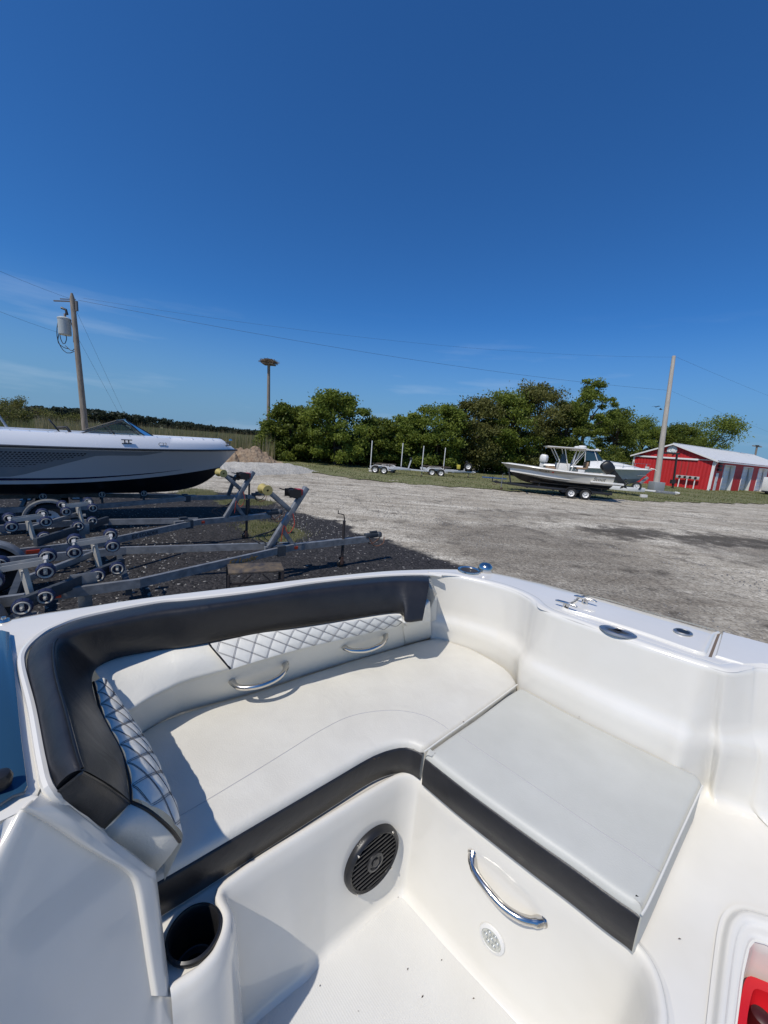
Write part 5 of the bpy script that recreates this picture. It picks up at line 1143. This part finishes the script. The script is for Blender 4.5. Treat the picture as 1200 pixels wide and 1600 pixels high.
zf_ = CAMZ+FZ-.01; D = [Vector((xP(y_, z_)-.003, y_, z_)) for y_, z_ in ((.02,CAMZ+GZ-.05),(.0,CAMZ-.8),(.0,CAMZ-1.1),(.02,zf_),(.2,zf_),(.36,zf_),(.47,zf_),(.50,zf_))]
fb, _b = stations([ft, ft], 6); bb_ = resample(D, len(fb))
rows = [[a+Vector((0,.02,-.004))]+fillet_profile([a+Vector((0,.012,0)), a, b], [0,.006,0], 3)[:-1]+[a.lerp(b, k/12) for k in range(1, 13)] for a, b in zip(fb, bb_)]
cs_ = build('console_side', MB().loft(rows), gel, OB, world=True, smooth=60)
rows = [fillet_profile([a+Vector((-.03,.05,-.09)), a+Vector((-.004,.012,.001)), a+pn*.001, a.lerp(b,.25)+pn*.0035, b.lerp(a,.12)+pn*.0035, b+pn*.001, b-pn*.009], [0,.004,.004,.006,.003,.002,0], 3) for a, b in zip(sa, sb_)]
build('console_moulding', MB().loft(rows), gel, OB, world=True, smooth=50)
lp7 = [P(*q) for q in ((66,1238,GZ-.004),(88,1252,-.569),(120,1274,-.619),(157,1304,-.694),(195,1333,-.759),(230,1360,-.824),(238,1366,-.845))]
c7, l7 = stations([[sa[6*k]+Vector((-.002,.004,-.003)) for k in range(7)], lp7], 4)
build('console_cap', MB().loft([[a.lerp(b, k/5) for k in range(6)] for a, b in zip(c7, l7)]), gel, OB, world=True, smooth=60)
from mathutils.bvhtree import BVHTree
def on_obj(o, u, v, off=.0):
    me_ = o.data; t_ = BVHTree.FromPolygons([m_v.co+root_of(o).location for m_v in me_.vertices], [tuple(p_.vertices) for p_ in me_.polygons])
    d_ = ray(u, v).normalized(); h_ = t_.ray_cast(Vector((0,0,CAMZ)), d_); return h_[0]-d_*off if h_[0] else None
def uv_path(o, pts, n, off=0):
    q = cat_spline([Vector((a, b, 0)) for a, b in pts], n); return [h for h in (on_obj(o, k.x, k.y, off) for k in q) if h]
# ledge column under the drink holder down to the floor
q = [P(u, v, BZ) for u, v in ((263,1553),(300,1520),(330,1488),(350,1460))]
# --- windscreen shadow on the deck at the left edge, laid as a dark blue sheet
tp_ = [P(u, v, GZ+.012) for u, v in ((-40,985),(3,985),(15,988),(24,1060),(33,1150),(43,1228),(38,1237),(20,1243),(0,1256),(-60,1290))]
mb = MB().prism([p-Vector((0,0,.004)) for p in tp_], (0,0,.005)); build('shadow_panel', mb, mat('shadow_blue', (.018,.055,.10), .12, coat=.6), OB, world=True, bevel=.001)
kb = P(0,1217,GZ+.03); build('deck_knob', MB().lathe([(.012,-.012),(.014,0),(.011,.008),(0,.011)], Matrix.Translation(kb), 16), plastic_k, OB, world=True)
sn = P(6,970,GZ+.002); build('deck_snap', MB().lathe([(.014,0),(.012,.004),(.006,.006),(.005,.011),(0,.012)], Matrix.Translation(sn), 16), chrome, OB, world=True)

# --- backrest
R1 = [(667,902,-.54),(640,902,-.54),(600,903,-.54),(500,913,-.54),(400,928,-.54),(300,940,-.54),(245,945,-.54),(140,966,-.54),(85,987,-.54),(56,1004,-.54),(43,1026,-.54),(43,1052,-.54),(56,1107,-.54),(72,1195,-.54),(86,1236,-.545)]
R2 = [(671,910,-.51),(640,909,-.505),(600,911,-.505),(500,922,-.505),(400,937,-.505),(300,951,-.505),(245,959,-.505),(160,977,-.505),(108,990,-.505),(90,1000,-.505),(84,1016,-.505),(88,1056,-.505),(103,1110,-.505),(120,1175,-.505),(129,1203,-.51)]
R3 = [(660,970,-.63),(634,972,-.63),(618,958,-.615),(500,976,-.625),(400,991,-.63),(300,1010,-.63),(245,1017,-.63),(190,1027,-.63),(163,1037,-.63),(150,1047,-.63),(145,1064,-.63),(150,1093,-.63),(168,1132,-.63),(192,1180,-.635),(203,1252,-.66)]
rails = stations([[P(*q) for q in R] for R in (R1, R2, R3)], 8)
cols = []
for i in range(len(rails[0])):
    a, b, c = (r[i] for r in rails)
    mid = b.lerp(c, .45); ab = a.lerp(b, .5)+Vector((0,0,.012)); e = (b-a); e.z = 0; e = e.normalized() if e.length > 1e-4 else Vector((0,0,0))
    cols.append(fillet_profile([a-Vector((0,0,.035)), a+Vector((0,0,.006)), ab, b+Vector((0,0,.002)), mid+e*.010, c+e*.002, c-e*.03+Vector((0,0,-.012))], [0,.012,.03,.02,.05,.012,0], 4))
mb = MB().loft(cols); nc = len(cols[0]); mb.f.append(tuple(range(nc))); mb.f.append(tuple((len(cols)-1)*nc+j for j in range(nc))[::-1])
bol = build('backrest_bolster', mb, black_v, OB, world=True, smooth=50)
sm = rails[1]; ks = len(sm)
def under(o): o.data.transform(Matrix.Translation(-OB.location)); return o
under(build('piping', MB().tube([p+Vector((0,0,.003)) for p in sm[72:]], .0022, 6), mat('black_piping', (.006,.006,.007), .35), bol))
# end seam of the bolster and its end face
ef = [P(86,1238,-.548), P(108,1222,-.50), P(129,1204,-.507), P(160,1222,-.55), P(190,1240,-.62), P(203,1252,-.66), P(196,1268,-.69), P(176,1288,-.70), P(157,1300,-.685), P(120,1270,-.62)]
cen = sum(ef, Vector())/len(ef); er = cat_spline(ef+ef[:1], 50)[:-1]
c00, c10, c11, c01 = P(86,1239,-.549), P(129,1205,-.509), P(203,1254,-.664), P(157,1301,-.688)
nn_ = (c10-c00).cross(c01-c00).normalized(); nn_ = nn_ if nn_.dot(Vector((0,0,CAMZ))-c00) > 0 else -nn_; rows = []
for i_ in range(11):
    a_ = i_/10; row = []
    for j_ in range(11):
        b_ = j_/10; p_ = c00.lerp(c10, a_).lerp(c01.lerp(c11, a_), b_); e_ = min(1, 8*min(a_, 1-a_, b_, 1-b_)); p_ = p_+nn_*(.002+.007*(e_**.5)*(1+.0*a_))
        p_ += (c10-c00)*(.06*sin(pi*b_))*(a_**2); row.append(p_)
    rows.append(row)
mb = MB().loft(rows); under(build('end_panel', mb, black_v, bol, smooth=70))
under(build('piping', MB().tube([r_[0] for r_ in rows]+rows[-1][1:], .0022, 6), MATS['black_piping'], bol))
# white pad: from bolster edge over the roll, down to the seat
Q0 = [(672,938,-.60),(634,972,-.63),(618,958,-.615),(500,976,-.625),(400,991,-.63),(300,1010,-.63),(245,1017,-.63),(190,1027,-.63),(163,1037,-.63),(149,1048,-.63)]
Q1 = [(673,965,-.70),(636,977,-.695),(620,974,-.675),(500,1004,-.685),(400,1033,-.695),(300,1060,-.705),(258,1077,-.71),(228,1092,-.71),(210,1104,-.715),(194,1113,-.72)]
Q2 = [(676,994,-.84),(640,1003,-.84),(620,1010,-.84),(500,1045,-.84),(400,1078,-.84),(300,1105,-.84),(272,1115,-.84),(248,1127,-.84),(230,1138,-.84),(214,1152,-.84)]
pr_ = stations([[P(*q) for q in R] for R in (Q0, Q1, Q2)], 8)
cols = []
for i in range(len(pr_[0])):
    a, b, c = (r[i] for r in pr_); t = pr_[1][min(i+1, len(pr_[0])-1)]-pr_[1][max(i-1, 0)]; n_ = Vector((-t.y, t.x, 0)).normalized()
    w = min(1, i/18)
    cols.append(fillet_profile([a-n_*.03, a+Vector((0,0,-.002)), a.lerp(b,.35)+n_*.020*w, b+n_*.008*w, b+Vector((0,0,-.012))-n_*.010*w, c+Vector((0,0,-.01))-n_*.004], [0,.012,.035,.012,.012,0], 4))
bp2 = build('backrest_pad', MB().loft(cols), vinyl2, OB, world=True, smooth=65)
# white back plate right of the bolster
pl = [P(672,900,-.545), P(684,933,-.58), P(683,993,-.845), P(655,1000,-.845), P(640,975,-.7), P(655,905,-.56)]
build('back_plate', MB().prism([p+Vector((.0,.035,0)) for p in pl], (-.004,.012,0)), vinyl2, OB, world=True, bevel=.004)
# quilted panels
def quilt(name, lo, hi, nu, nv, h, parent, m, nd, bulge, taper=None, md=1.0):
    # lo/hi: matching point lists (edges); builds puffed diamonds and the stitching
    n1, n2 = nu, nv; lo = cat_spline(lo, n1); hi = cat_spline(hi, n1); g = []
    def S(i, f):
        a, b = lo[i], hi[i]; t = lo[min(i+1, n1-1)]-lo[max(i-1, 0)]+hi[min(i+1, n1-1)]-hi[max(i-1, 0)]; n_ = t.cross(b-a).normalized(); return a.lerp(b, f), n_
    flip = None; rows = []
    for i in range(n1):
        row = []
        for j in range(n2):
            f = j/(n2-1); p, n_ = S(i, f)
            if flip is None: flip = 1 if n_.dot(Vector((0,0,CAMZ))-p) > 0 else -1
            n_ = n_*flip; u_ = i/(n1-1)*nd; v_ = f*md; A = abs(sin(pi*(u_+v_))); B_ = abs(sin(pi*(u_-v_))); puff = (min(A, B_))**.5
            row.append(p+n_*(h*puff+bulge*sin(pi*min(1,max(0,f)))**.6+.001))
        rows.append(row)
    mb = MB().loft(rows); o = build(name, mb, m, parent, smooth=80); st_ = MB()
    def SP(u_, v_):
        i = u_/nd*(n1-1); i0 = int(max(0, min(n1-2, i))); fr = min(1, max(0, i-i0)); f = v_/md; j = f*(n2-1); j0 = int(max(0, min(n2-2, j))); fj = min(1, max(0, j-j0))
        a = rows[i0][j0].lerp(rows[i0+1][j0], fr); b = rows[i0][j0+1].lerp(rows[i0+1][j0+1], fr); p = a.lerp(b, fj); _, n_ = S(i0, .5); return p+n_*flip*.0012
    for s in (1, -1):
        for k in range(-int(md)-1, int(nd)+int(md)+2):
            for off in (-.035, .035):
                pts = []
                for v_ in np.linspace(.01, md-.01, 22):
                    u_ = k+off-s*v_
                    if 0 <= u_ <= nd: pts.append(SP(u_, float(v_)))
                if len(pts) > 2: st_.tube(pts, .00045 if md < 1.9 else .0005, 4)
    s_o = build('stitching', st_, stitch_m if md > 1.9 else mat('grey_stitch', (.22,.21,.21), .7), o, smooth=0); return o, rows
PL = lambda l: [P(*q) for q in l]
lo = PL([(359,1043,-.690),(400,1030,-.688),(467,1011,-.682),(540,994,-.676),(583,984,-.672),(612,977,-.668),(624,971,-.655)])
hi = PL([(326,1005,-.626),(400,989,-.622),(467,980,-.618),(540,969,-.615),(583,963,-.613),(612,959,-.612),(625,960,-.618)])
shift = Vector((.010,-.016,.004)); lo = [p+shift for p in lo]; hi = [p+shift*.6 for p in hi]
q1, _ = quilt('quilted_panel', lo, hi, 260, 20, .003, OB, vinyl2, 11.5, .006, md=1.5); under(q1); [under(c) for c in q1.children]
q1['label'] = 'white diamond stitched strip on the long backrest'
under(build('piping', MB().tube([lo[0].lerp(hi[0], k/8)+Vector((0,-.003,.004)) for k in range(9)], .003, 6), MATS['black_piping'], q1))
# side pillow (quilted) on the short leg
inr = PL([(146,1066,-.630),(158,1112,-.634),(172,1142,-.636),(186,1168,-.640),(196,1195,-.646),(203,1225,-.655),(204,1252,-.666)])
our = PL([(160,1076,-.655),(184,1108,-.690),(214,1146,-.715),(242,1195,-.730),(262,1243,-.742),(276,1276,-.750),(281,1312,-.765)])
q2, prow = quilt('side_pillow', inr, our, 150, 44, .0048, OB, vinyl2, 7.5, .016, md=2.0); under(q2); [under(c) for c in q2.children]
q2['label'] = 'quilted white pillow on the short backrest'
oe = [r[-1] for r in prow]
# pillow underside down to the seat
rows = [[p, p+Vector((-.004,.006,-.02)), Vector((p.x-.03, p.y-.01, CAMZ+SZ-.01))] for p in oe]
under(build('pillow_underside', MB().loft(rows), vinyl2, q2, smooth=60))
under(build('piping', MB().tube(cat_spline(inr, 40), .003, 6), MATS['black_piping'], q2))
endr = PL([(203,1253,-.667),(222,1261,-.676),(238,1271,-.690),(256,1286,-.712),(270,1300,-.735),(281,1315,-.765)])
under(build('piping', MB().tube(cat_spline(endr, 40), .0035, 6), MATS['black_piping'], q2))
lowe = PL([(157,1301,-.686),(172,1312,-.70),(190,1325,-.735),(208,1339,-.77),(226,1353,-.80),(241,1366,-.835)])
er1 = cat_spline(endr, 30); lr1 = cat_spline(lowe, 30)
rows = [[a.lerp(b, k/8)+Vector((.010,-.012,.008))*sin(pi*k/8)*(1-i/40) for k in range(9)] for i, (a, b) in enumerate(zip(er1, lr1))]
rows.append([er1[-1].lerp(lr1[-1], k/8)+Vector((-.002,.006,-.006)) for k in range(9)])
under(build('end_cap', MB().loft(rows), vinyl, q2, smooth=60))
# bead lip around the backrest on the gunwale
lipp = PL([(690,901,GZ),(667,898.5,GZ),(600,900.5,GZ),(500,910,GZ),(400,925,GZ),(300,937,GZ),(245,942,GZ),(138,963,GZ),(84,982,GZ),(58,998,GZ),(37,1020,GZ),(34,1045,GZ),(50,1110,GZ),(66,1198,GZ),(80,1240,-.545),(120,1273,-.61),(157,1305,-.685),(200,1337,-.76),(238,1366,-.83)])
build('bead_lip', MB().tube([p+Vector((0,0,.002)) for p in cat_spline(lipp, 160)], .0075, 8), gel, OB, world=True)

# --- seat cushions
def cushion(name, ring, z0, z1, m, rnd=.018, crown=.006, parent=OB, label=None, n=160):
    ring = resample(ring+ring[:1], n+1)[:-1]; c = sum(ring, Vector())/len(ring); mb = MB(); rows = []
    nm = []
    ar = sum(ring[i].x*ring[(i+1) % n].y-ring[(i+1) % n].x*ring[i].y for i in range(n)); sg = 1 if ar > 0 else -1
    for i in range(n):
        t = ring[(i+1) % n]-ring[i-1]; nn = Vector((-t.y*sg, t.x*sg, 0)); nm.append(nn.normalized())       # inward
    prof = [(0.0, z1-z0), (0, -rnd), (rnd*.12, -rnd*.55), (rnd*.35, -rnd*.22), (rnd*.7, -rnd*.05), (rnd*1.1, 0)]
    for d_, dz in prof: rows.append([Vector((p.x, p.y, CAMZ+z0+dz))+nm[i]*d_ for i, p in enumerate(ring)])
    mb.loft(rows, close_v=True)
    # top fill: dense triangulation with a gentle crown and soft wrinkles
    topr = rows[-1]; P2 = [Vector((p.x, p.y)) for p in topr]; xs_ = [p.x for p in P2]; ys_ = [p.y for p in P2]; poly_ = [(p.x, p.y) for p in P2]; gx = np.arange(min(xs_), max(xs_), .016); gy = np.arange(min(ys_), max(ys_), .016)
    XX, YY_ = np.meshgrid(gx, gy); XX = XX.ravel(); YY_ = YY_.ravel(); dd = dist_poly(XX, YY_, poly_); k_ = dd > .010
    pts_ = P2+[Vector((a, b)) for a, b in zip(XX[k_], YY_[k_])]
    vo, eo, fo_, _, _, _ = delaunay_2d_cdt(pts_, [(i, (i+1) % n) for i in range(n)], [], 1, 1e-6)
    from mathutils import noise
    Dv = dist_poly(np.array([v.x for v in vo]), np.array([v.y for v in vo]), poly_)
    mb.add([Vector((v.x, v.y, CAMZ+z0+min(1, max(0, d_)/.09)*crown+.0035*min(1, max(0, d_)/.04)*noise.noise(Vector((v.x*7, v.y*7, 1))))) for v, d_ in zip(vo, Dv)], [tuple(f) for f in fo_])
    o = build(name, mb, m, parent, world=True, smooth=60)
    if label: o['label'] = label
    return o
def band_on(front, z0, z1, parent, name='front_band', off=.004):
    fr = resample(front, 60); rows = []
    for i, p in enumerate(fr):
        t = fr[min(i+1, 59)]-fr[max(i-1, 0)]; n_ = Vector((t.y, -t.x, 0)).normalized()
        rows.append([Vector((p.x, p.y, CAMZ+z0+.0005))-n_*.006, Vector((p.x, p.y, CAMZ+z0))+n_*.001, Vector((p.x, p.y, CAMZ+z0-.006))+n_*off, Vector((p.x, p.y, CAMZ+(z0+z1)/2))+n_*(off+.003), Vector((p.x, p.y, CAMZ+z1+.006))+n_*off, Vector((p.x, p.y, CAMZ+z1))-n_*.004])
    o = build(name, MB().loft(rows), black_v, parent, smooth=60); return under(o)
fl_ = [(237,1378),(290,1348),(360,1307),(460,1249),(520,1214),(575,1182),(600,1171),(618,1166),(633,1164),(648,1167),(661,1175)]
front_l = cat_spline(PP(fl_, SZ-.012), 50)
back_l = cat_spline(PP([(808,1066),(800,1052),(780,1036),(740,1014),(712,1004),(679,996),(600,1016),(500,1046),(400,1079),(300,1107),(240,1130),(212,1149)], SZ), 60)
ringl = front_l+PP([(700,1145),(740,1117),(780,1089),(805,1071)], SZ)+back_l+[P(212,1149,SZ)+Vector((-.05,-.12,0)), P(237,1378,SZ)+Vector((-.06,.04,0))]
CL = cushion('seat_cushion', ringl, SZ, BZ+.003, vinyl, label='long white seat cushion below the handles')
band_on(front_l, SZ-.020, BZ+.004, CL)
under(build('seam', MB().tube(uv_path(CL, [(255,1290),(322,1251),(400,1204),(450,1173),(500,1142),(545,1120),(590,1111),(630,1111),(665,1119),(690,1132),(704,1143)], 70), .0011, 6), seam_m, CL))
fr_ = [(665,1181),(720,1224),(780,1268),(840,1311),(900,1353),(960,1397),(994,1420),(1002,1427)]
front_r = cat_spline(PP(fr_, SZ-.010), 50)
ringr = front_r+cat_spline(PP([(1006,1424),(1012,1412),(1030,1375),(1060,1308),(1090,1243),(1098,1226),(1097,1216),(1088,1208)], SZ), 24)+PP([(1040,1186),(987,1161),(930,1133),(880,1108),(840,1086)], SZ)+PP([(818,1074),(811,1073),(790,1086),(740,1123),(700,1150),(668,1173),(664,1177)], SZ)
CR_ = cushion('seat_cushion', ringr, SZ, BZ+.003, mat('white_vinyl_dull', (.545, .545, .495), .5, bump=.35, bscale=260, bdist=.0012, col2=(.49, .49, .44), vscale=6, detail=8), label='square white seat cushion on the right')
band_on(front_r, SZ-.018, BZ+.004, CR_)
under(build('seam', MB().tube(uv_path(CR_, [(712,1145),(760,1178),(810,1212),(870,1253),(930,1294),(985,1330),(1025,1358),(1034,1364)], 60), .0011, 6), seam_m, CR_))
for q_ in ([(1036,1366),(1020,1390),(1008,1418)], [(826,1081),(850,1094),(870,1104)]): pass
under(build('piping', MB().tube([p+Vector((0,0,-.003)) for p in cat_spline(PP([(1003,1427),(1012,1412),(1033,1368),(1060,1308),(1090,1243),(1098,1226)], SZ), 40)], .0022, 6), vinyl2, CR_))
under(build('piping', MB().tube([p+Vector((0,0,.001)) for p in PP([(663,1175),(700,1148),(740,1120),(780,1091),(808,1070)], SZ)], .0022, 6), vinyl2, CL))

# --- grab handles
def handle(pts, r, name='grab_handle', flange=None):
    p = cat_spline(pts, 36); n = len(p); rs_ = [r*(1.25-.25*sin(pi*i/(n-1))) if (i < 4 or i > n-5) else r for i in range(n)]
    o = build(name, MB().tube(p, rs_, 14), chrome, OB, world=True)
    for e, q in ((p[0], p[2]), (p[-1], p[-3])):
        M = Matrix.Translation(e)@(q-e).to_track_quat('Z', 'Y').to_matrix().to_4x4(); under(build('handle_base', MB().lathe([(0,-.004),(r*1.45,-.004),(r*1.4,.001),(r*1.05,.004)], M, 18), chrome, o))
    return o
bkn = Vector((.45,-.75,.25)).normalized()
def hpts(l, out, nrm): return [P(*q)+nrm*o_ for q, o_ in zip(l, out)]
handle(hpts([(362,1062,-.765),(362,1064,-.768),(373,1070,-.775),(402,1067,-.772),(430,1056,-.765),(444,1045,-.755),(446,1038,-.75)], (.0,.012,.028,.032,.028,.012,.0), bkn), .0085)
handle(hpts([(537,1009,-.745),(537,1011,-.748),(546,1014,-.755),(568,1013,-.755),(590,1005,-.748),(600,997,-.742),(602,992,-.735)], (.0,.012,.026,.030,.026,.012,.0), bkn), .0085)
wn = Vector((-.67,-.74,0)).normalized()
rw = [P(u, v, z) for u, v, z in ((738,1336,-1.03),(846,1437,-1.03))]
def onwall(u, v, off):       # right cockpit wall plane through two rim points
    a = P(700,1252,BZ); b = P(920,1424,BZ); t = (b-a).normalized(); n_ = Vector((t.y,-t.x,0)); n_ = n_ if n_.dot(Vector((0,0,0))-Vector((a.x,a.y,0))) > 0 else -n_
    d_ = ray(u, v); o_ = Vector((0,0,CAMZ)); k = ((a+n_*(.016+off))-o_).dot(n_)/d_.dot(n_); return o_+d_*k, n_, t
hp = [onwall(u, v, of)[0] for u, v, of in ((739,1334,0),(738,1344,.010),(742,1362,.026),(760,1388,.036),(785,1416,.038),(812,1434,.032),(836,1440,.014),(847,1438,0))]
handle(hp, .0095)
# courtesy light
c0, n_, t_ = onwall(769, 1466, 0.001); Ml = frame_m(c0, t_, Vector((0,0,1))); 
if (Ml.to_3x3()@Vector((0,0,1))).dot(n_) < 0: Ml = frame_m(c0, -t_, Vector((0,0,1)))
cwo = [o_ for o_ in OB.children if o_.name.startswith('cockpit_wall')][0]
def wallhit(u, v):
    me_ = cwo.data; t_ = BVHTree.FromPolygons([m_v.co+OB.location for m_v in me_.vertices], [tuple(p_.vertices) for p_ in me_.polygons]); h_ = t_.ray_cast(Vector((0,0,CAMZ)), ray(u, v).normalized()); n0 = h_[1]; n0 = n0 if n0.dot(ray(u, v)) < 0 else -n0; return h_[0], n0
def wallframe(u, v):
    p_, n0 = wallhit(u, v); x_ = Vector((0,0,1)).cross(n0).normalized(); return frame_m(p_+n0*.0005, x_, n0.cross(x_))
Ml = wallframe(769, 1466)
cl = build('courtesy_light', MB().lathe([(.034,0),(.033,.004),(.026,.006),(.025,.003)], Ml, 28), whiteplast, OB, world=True)
lens = MB().lathe([(.0,.004),(.025,.004)], Ml, 24)
for k in range(7): a = 2*pi*k/6; rr_ = .015 if k < 6 else 0; lens.lathe([(.007,.004),(.005,.007),(0,.008)], Ml@Matrix.Translation((rr_*cos(a), rr_*sin(a), 0)), 10)
under(build('lens', lens, mat('lens_clear', (.55,.56,.52), .1, metal=.5), cl))
# speaker on the left cockpit wall
def onwall2(u, v, off):
    a = P(412,1346,BZ); b = P(600,1230,BZ); t = (b-a).normalized(); n_ = Vector((t.y,-t.x,0)); d_ = ray(u, v); o_ = Vector((0,0,CAMZ)); k = ((a+n_*(.014+off))-o_).dot(n_)/d_.dot(n_); return o_+d_*k, n_, t
c0, n_, t_ = onwall2(580, 1338, 0.0); Ms_ = frame_m(c0, t_, Vector((0,0,1)))
if (Ms_.to_3x3()@Vector((0,0,1))).dot(n_) < 0: Ms_ = frame_m(c0, -t_, Vector((0,0,1)))
# radius from the photographed height
Ms_ = wallframe(580, 1338); pa_, pb_ = wallhit(588,1288)[0], wallhit(572,1386)[0]; SR = (pa_-pb_).length/2*.97
spk = build('speaker', MB().lathe([(SR*1.0,0),(SR,.008),(SR*.97,.016),(SR*.90,.020),(SR*.84,.017),(SR*.82,.008),(SR*.80,.004),(0,.002)], Ms_, 48), plastic_k, OB, world=True)
for k in range(11):
    y_ = (-5+k)/5.6*SR*.84; hw = math.sqrt(max(0, (SR*.83)**2-y_**2)); under(build('grille_slat', MB().box((-hw,y_-SR*.028,.010),(hw,y_+SR*.028,.017), Ms_@Matrix.Rotation(.12,4,'Z')), plastic_k, spk, bevel=.0008))
under(build('speaker_cone', MB().lathe([(SR*.30,.016),(SR*.29,.021),(SR*.22,.022),(SR*.20,.018),(SR*.13,.018),(SR*.12,.023),(SR*.05,.024),(0,.023)], Ms_, 28), mat('speaker_center', (.03,.03,.032), .3), spk))
for k in range(4): a = pi/4+k*pi/2; under(build('screw', MB().lathe([(SR*.035,.019),(SR*.03,.022),(0,.0225)], Ms_@Matrix.Translation((SR*.92*cos(a), SR*.92*sin(a), 0)), 10), chrome, spk))
# drink holders
c0 = P(303,1461,BZ+.004); r_ = (P(345,1455,BZ)-P(260,1466,BZ)).length/2
dh = build('drink_holder', MB().lathe([(r_*.97,-.001),(r_,.004),(r_*.98,.008),(r_*.90,.010),(r_*.85,.006),(r_*.83,-.01),(r_*.80,-.085),(r_*.70,-.087),(r_*.68,-.080),(r_*.45,-.080),(r_*.43,-.089),(0,-.09)], Matrix.Translation(c0), 44), plastic_k, OB, world=True)
c1 = P(733,892,GZ+.002); r2 = .052
build('drink_holder', MB().lathe([(r2,0),(r2*.98,.006),(r2*.85,.006),(r2*.80,0),(r2*.76,-.0015),(0,-.0015)], Matrix.Translation(c1), 36), chrome, OB, world=True)
build('deck_well', MB().lathe([(r2*.78,.0022),(r2*.5,.0008),(0,.0004)], Matrix.Translation(c1), 24), mat('dark_well', (.05,.045,.04), .6, metal=.2), OB, world=True)
c2 = P(758,892,GZ+.002); build('nav_light', MB().lathe([(.033,0),(.034,.012),(.030,.026),(.018,.036),(0,.039)], Matrix.Translation(c2), 28), chrome, OB, world=True)
# cleats
def cleat(u1, v1, u2, v2):
    a = P(u1, v1, GZ+.020); b = P(u2, v2, GZ+.020); m_ = (a+b)/2; d_ = (b-a)
    o = build('cleat', MB().tube([a, a.lerp(b,.12)+Vector((0,0,.002)), m_+Vector((0,0,.003)), a.lerp(b,.88)+Vector((0,0,.002)), b], [.0028,.0045,.0052,.0045,.0028], 10), chrome, OB, world=True)
    mb = MB()
    for k in (.43, .57):
        p = a.lerp(b, k); mb.tube([p-Vector((0,0,.019)), p+Vector((0,0,.001))], .0055, 8)
    pm = m_-Vector((0,0,.018)); mb.box((-.008,-.008,-.001),(.008,.008,.003), Matrix.Translation(pm)); under(build('cleat_base', mb, chrome, o))
cleat(868,938,902,949); cleat(897,931,933,941)
# hatch on the foredeck
hpx = [(876,951),(893,941),(921,932),(1030,962),(1119,987),(1117,994),(1106,1019),(1102,1024),(1090,1022),(1013,995),(933,969),(885,955)]
hq_ = [P(u, v, GZ) for u, v in hpx]; hc = sum(hq_, Vector())/len(hq_)
hr = cat_spline(hq_+hq_[:1], 90)[:-1]; rows = [[p+Vector((0,0,.001)) for p in hr], [p+(hc-p).normalized()*.003+Vector((0,0,.006)) for p in hr], [p+(hc-p).normalized()*.009+Vector((0,0,.008)) for p in hr]]
mb = MB().loft(rows, close_v=True); 
mb.add(rows[-1], [tuple(range(90))]); ha = build('deck_hatch', mb, gel, OB, world=True, smooth=60)
gp = [P(u, v, GZ+.0015) for u, v in ((1122,988),(1126,989),(1112,1027),(1107,1026))]; build('hatch_gap', MB().add(gp, [(0,1,2,3)]), mat('gap_tan', (.16,.12,.085), .8), OB, world=True, smooth=0)
# second deck lid right of the gap
h2 = [P(u, v, GZ) for u, v in ((1128,989),(1200,1008),(1290,1032),(1260,1050),(1190,1040),(1160,1040),(1117,1027))]; hc2 = sum(h2, Vector())/len(h2); rows = [[p+Vector((0,0,.001)) for p in h2], [p+(hc2-p).normalized()*.005+Vector((0,0,.006)) for p in h2]]
mb = MB().loft(rows, close_v=True); mb.add(rows[-1], [tuple(range(len(h2)))]); build('deck_hatch', mb, gel, OB, world=True, smooth=40)
def oval(u, v, du, dv, h, name, n=40, k=1.0):
    c = P(u, v, GZ+.002); ex = (P(u+du[0], v+du[1], GZ+.002)-c); ey = (P(u+dv[0], v+dv[1], GZ+.002)-c); rows = []
    for s, z in ((1,0),(.98,h*.6),(.86,h),(.84,h*.7),(.0,h*.8)): rows.append([c+ex*(s*cos(a))*(1)+ey*(s*sin(a))+Vector((0,0,z)) for a in np.linspace(0, 2*pi, n, endpoint=False)])
    return build(name, MB().loft(rows, close_v=True), latch_m, OB, world=True), c, ex, ey
o, c, ex, ey = oval(965, 988, (31,9), (-2,6.2), .006, 'latch')
mk = MB()
for sgn in (1, -1): mk.prism([c+ex*.70*sgn*-1+ey*.1+Vector((0,0,.0065)), c+ex*.1*sgn+ey*.45*sgn+Vector((0,0,.0065)), c+ex*.25*sgn-ey*.25*sgn+Vector((0,0,.0065))], (0,0,.0008))
under(build('emblem', mk, mat('emblem_dark', (.05,.05,.055), .4), o, smooth=0))
o, c, ex, ey = oval(1067, 988.5, (16,4.2), (-1.5,4), .006, 'latch')
under(build('finger_hole', MB().lathe([(.0,.0062),(.02,.006)], Matrix.Translation(c)@Matrix.Scale(.9,4), 20), plastic_k, o))

# crumbs and small leaf scraps lying on the cockpit floor and cushions
mb = MB(); rd = random.Random(11)
for (u, v, z) in ((380,1570,FZ),(393,1593,FZ),(655,1407,FZ),(637,1514,FZ),(660,1557,FZ),(690,1500,FZ),(724,1128,SZ+.006),(578,1188,SZ+.004),(585,1186,SZ+.004),(592,1184,SZ+.004),(622,1402,FZ),(560,1580,FZ),(500,1540,FZ),(740,1560,FZ),(820,1590,FZ),(1035,1290,BZ),(1062,1467,BZ),(905,1120,SZ)):
    p = P(u, v, z+.001); a = rd.uniform(0, 6.3); L = rd.uniform(.002, .0045); mb.add([p+Vector((cos(a)*L, sin(a)*L, 0)), p+Vector((-sin(a)*L*.4, cos(a)*L*.4, .001)), p-Vector((cos(a)*L, sin(a)*L, 0)), p-Vector((-sin(a)*L*.4, cos(a)*L*.4, -.0005))], [(0,1,2,3)])
tag(build('crumbs', mb, mat('debris_brown', (.06,.035,.02), .9), smooth=0), 'tiny dark crumbs scattered on the white cockpit floor and cushions', 'crumbs', kind='stuff')
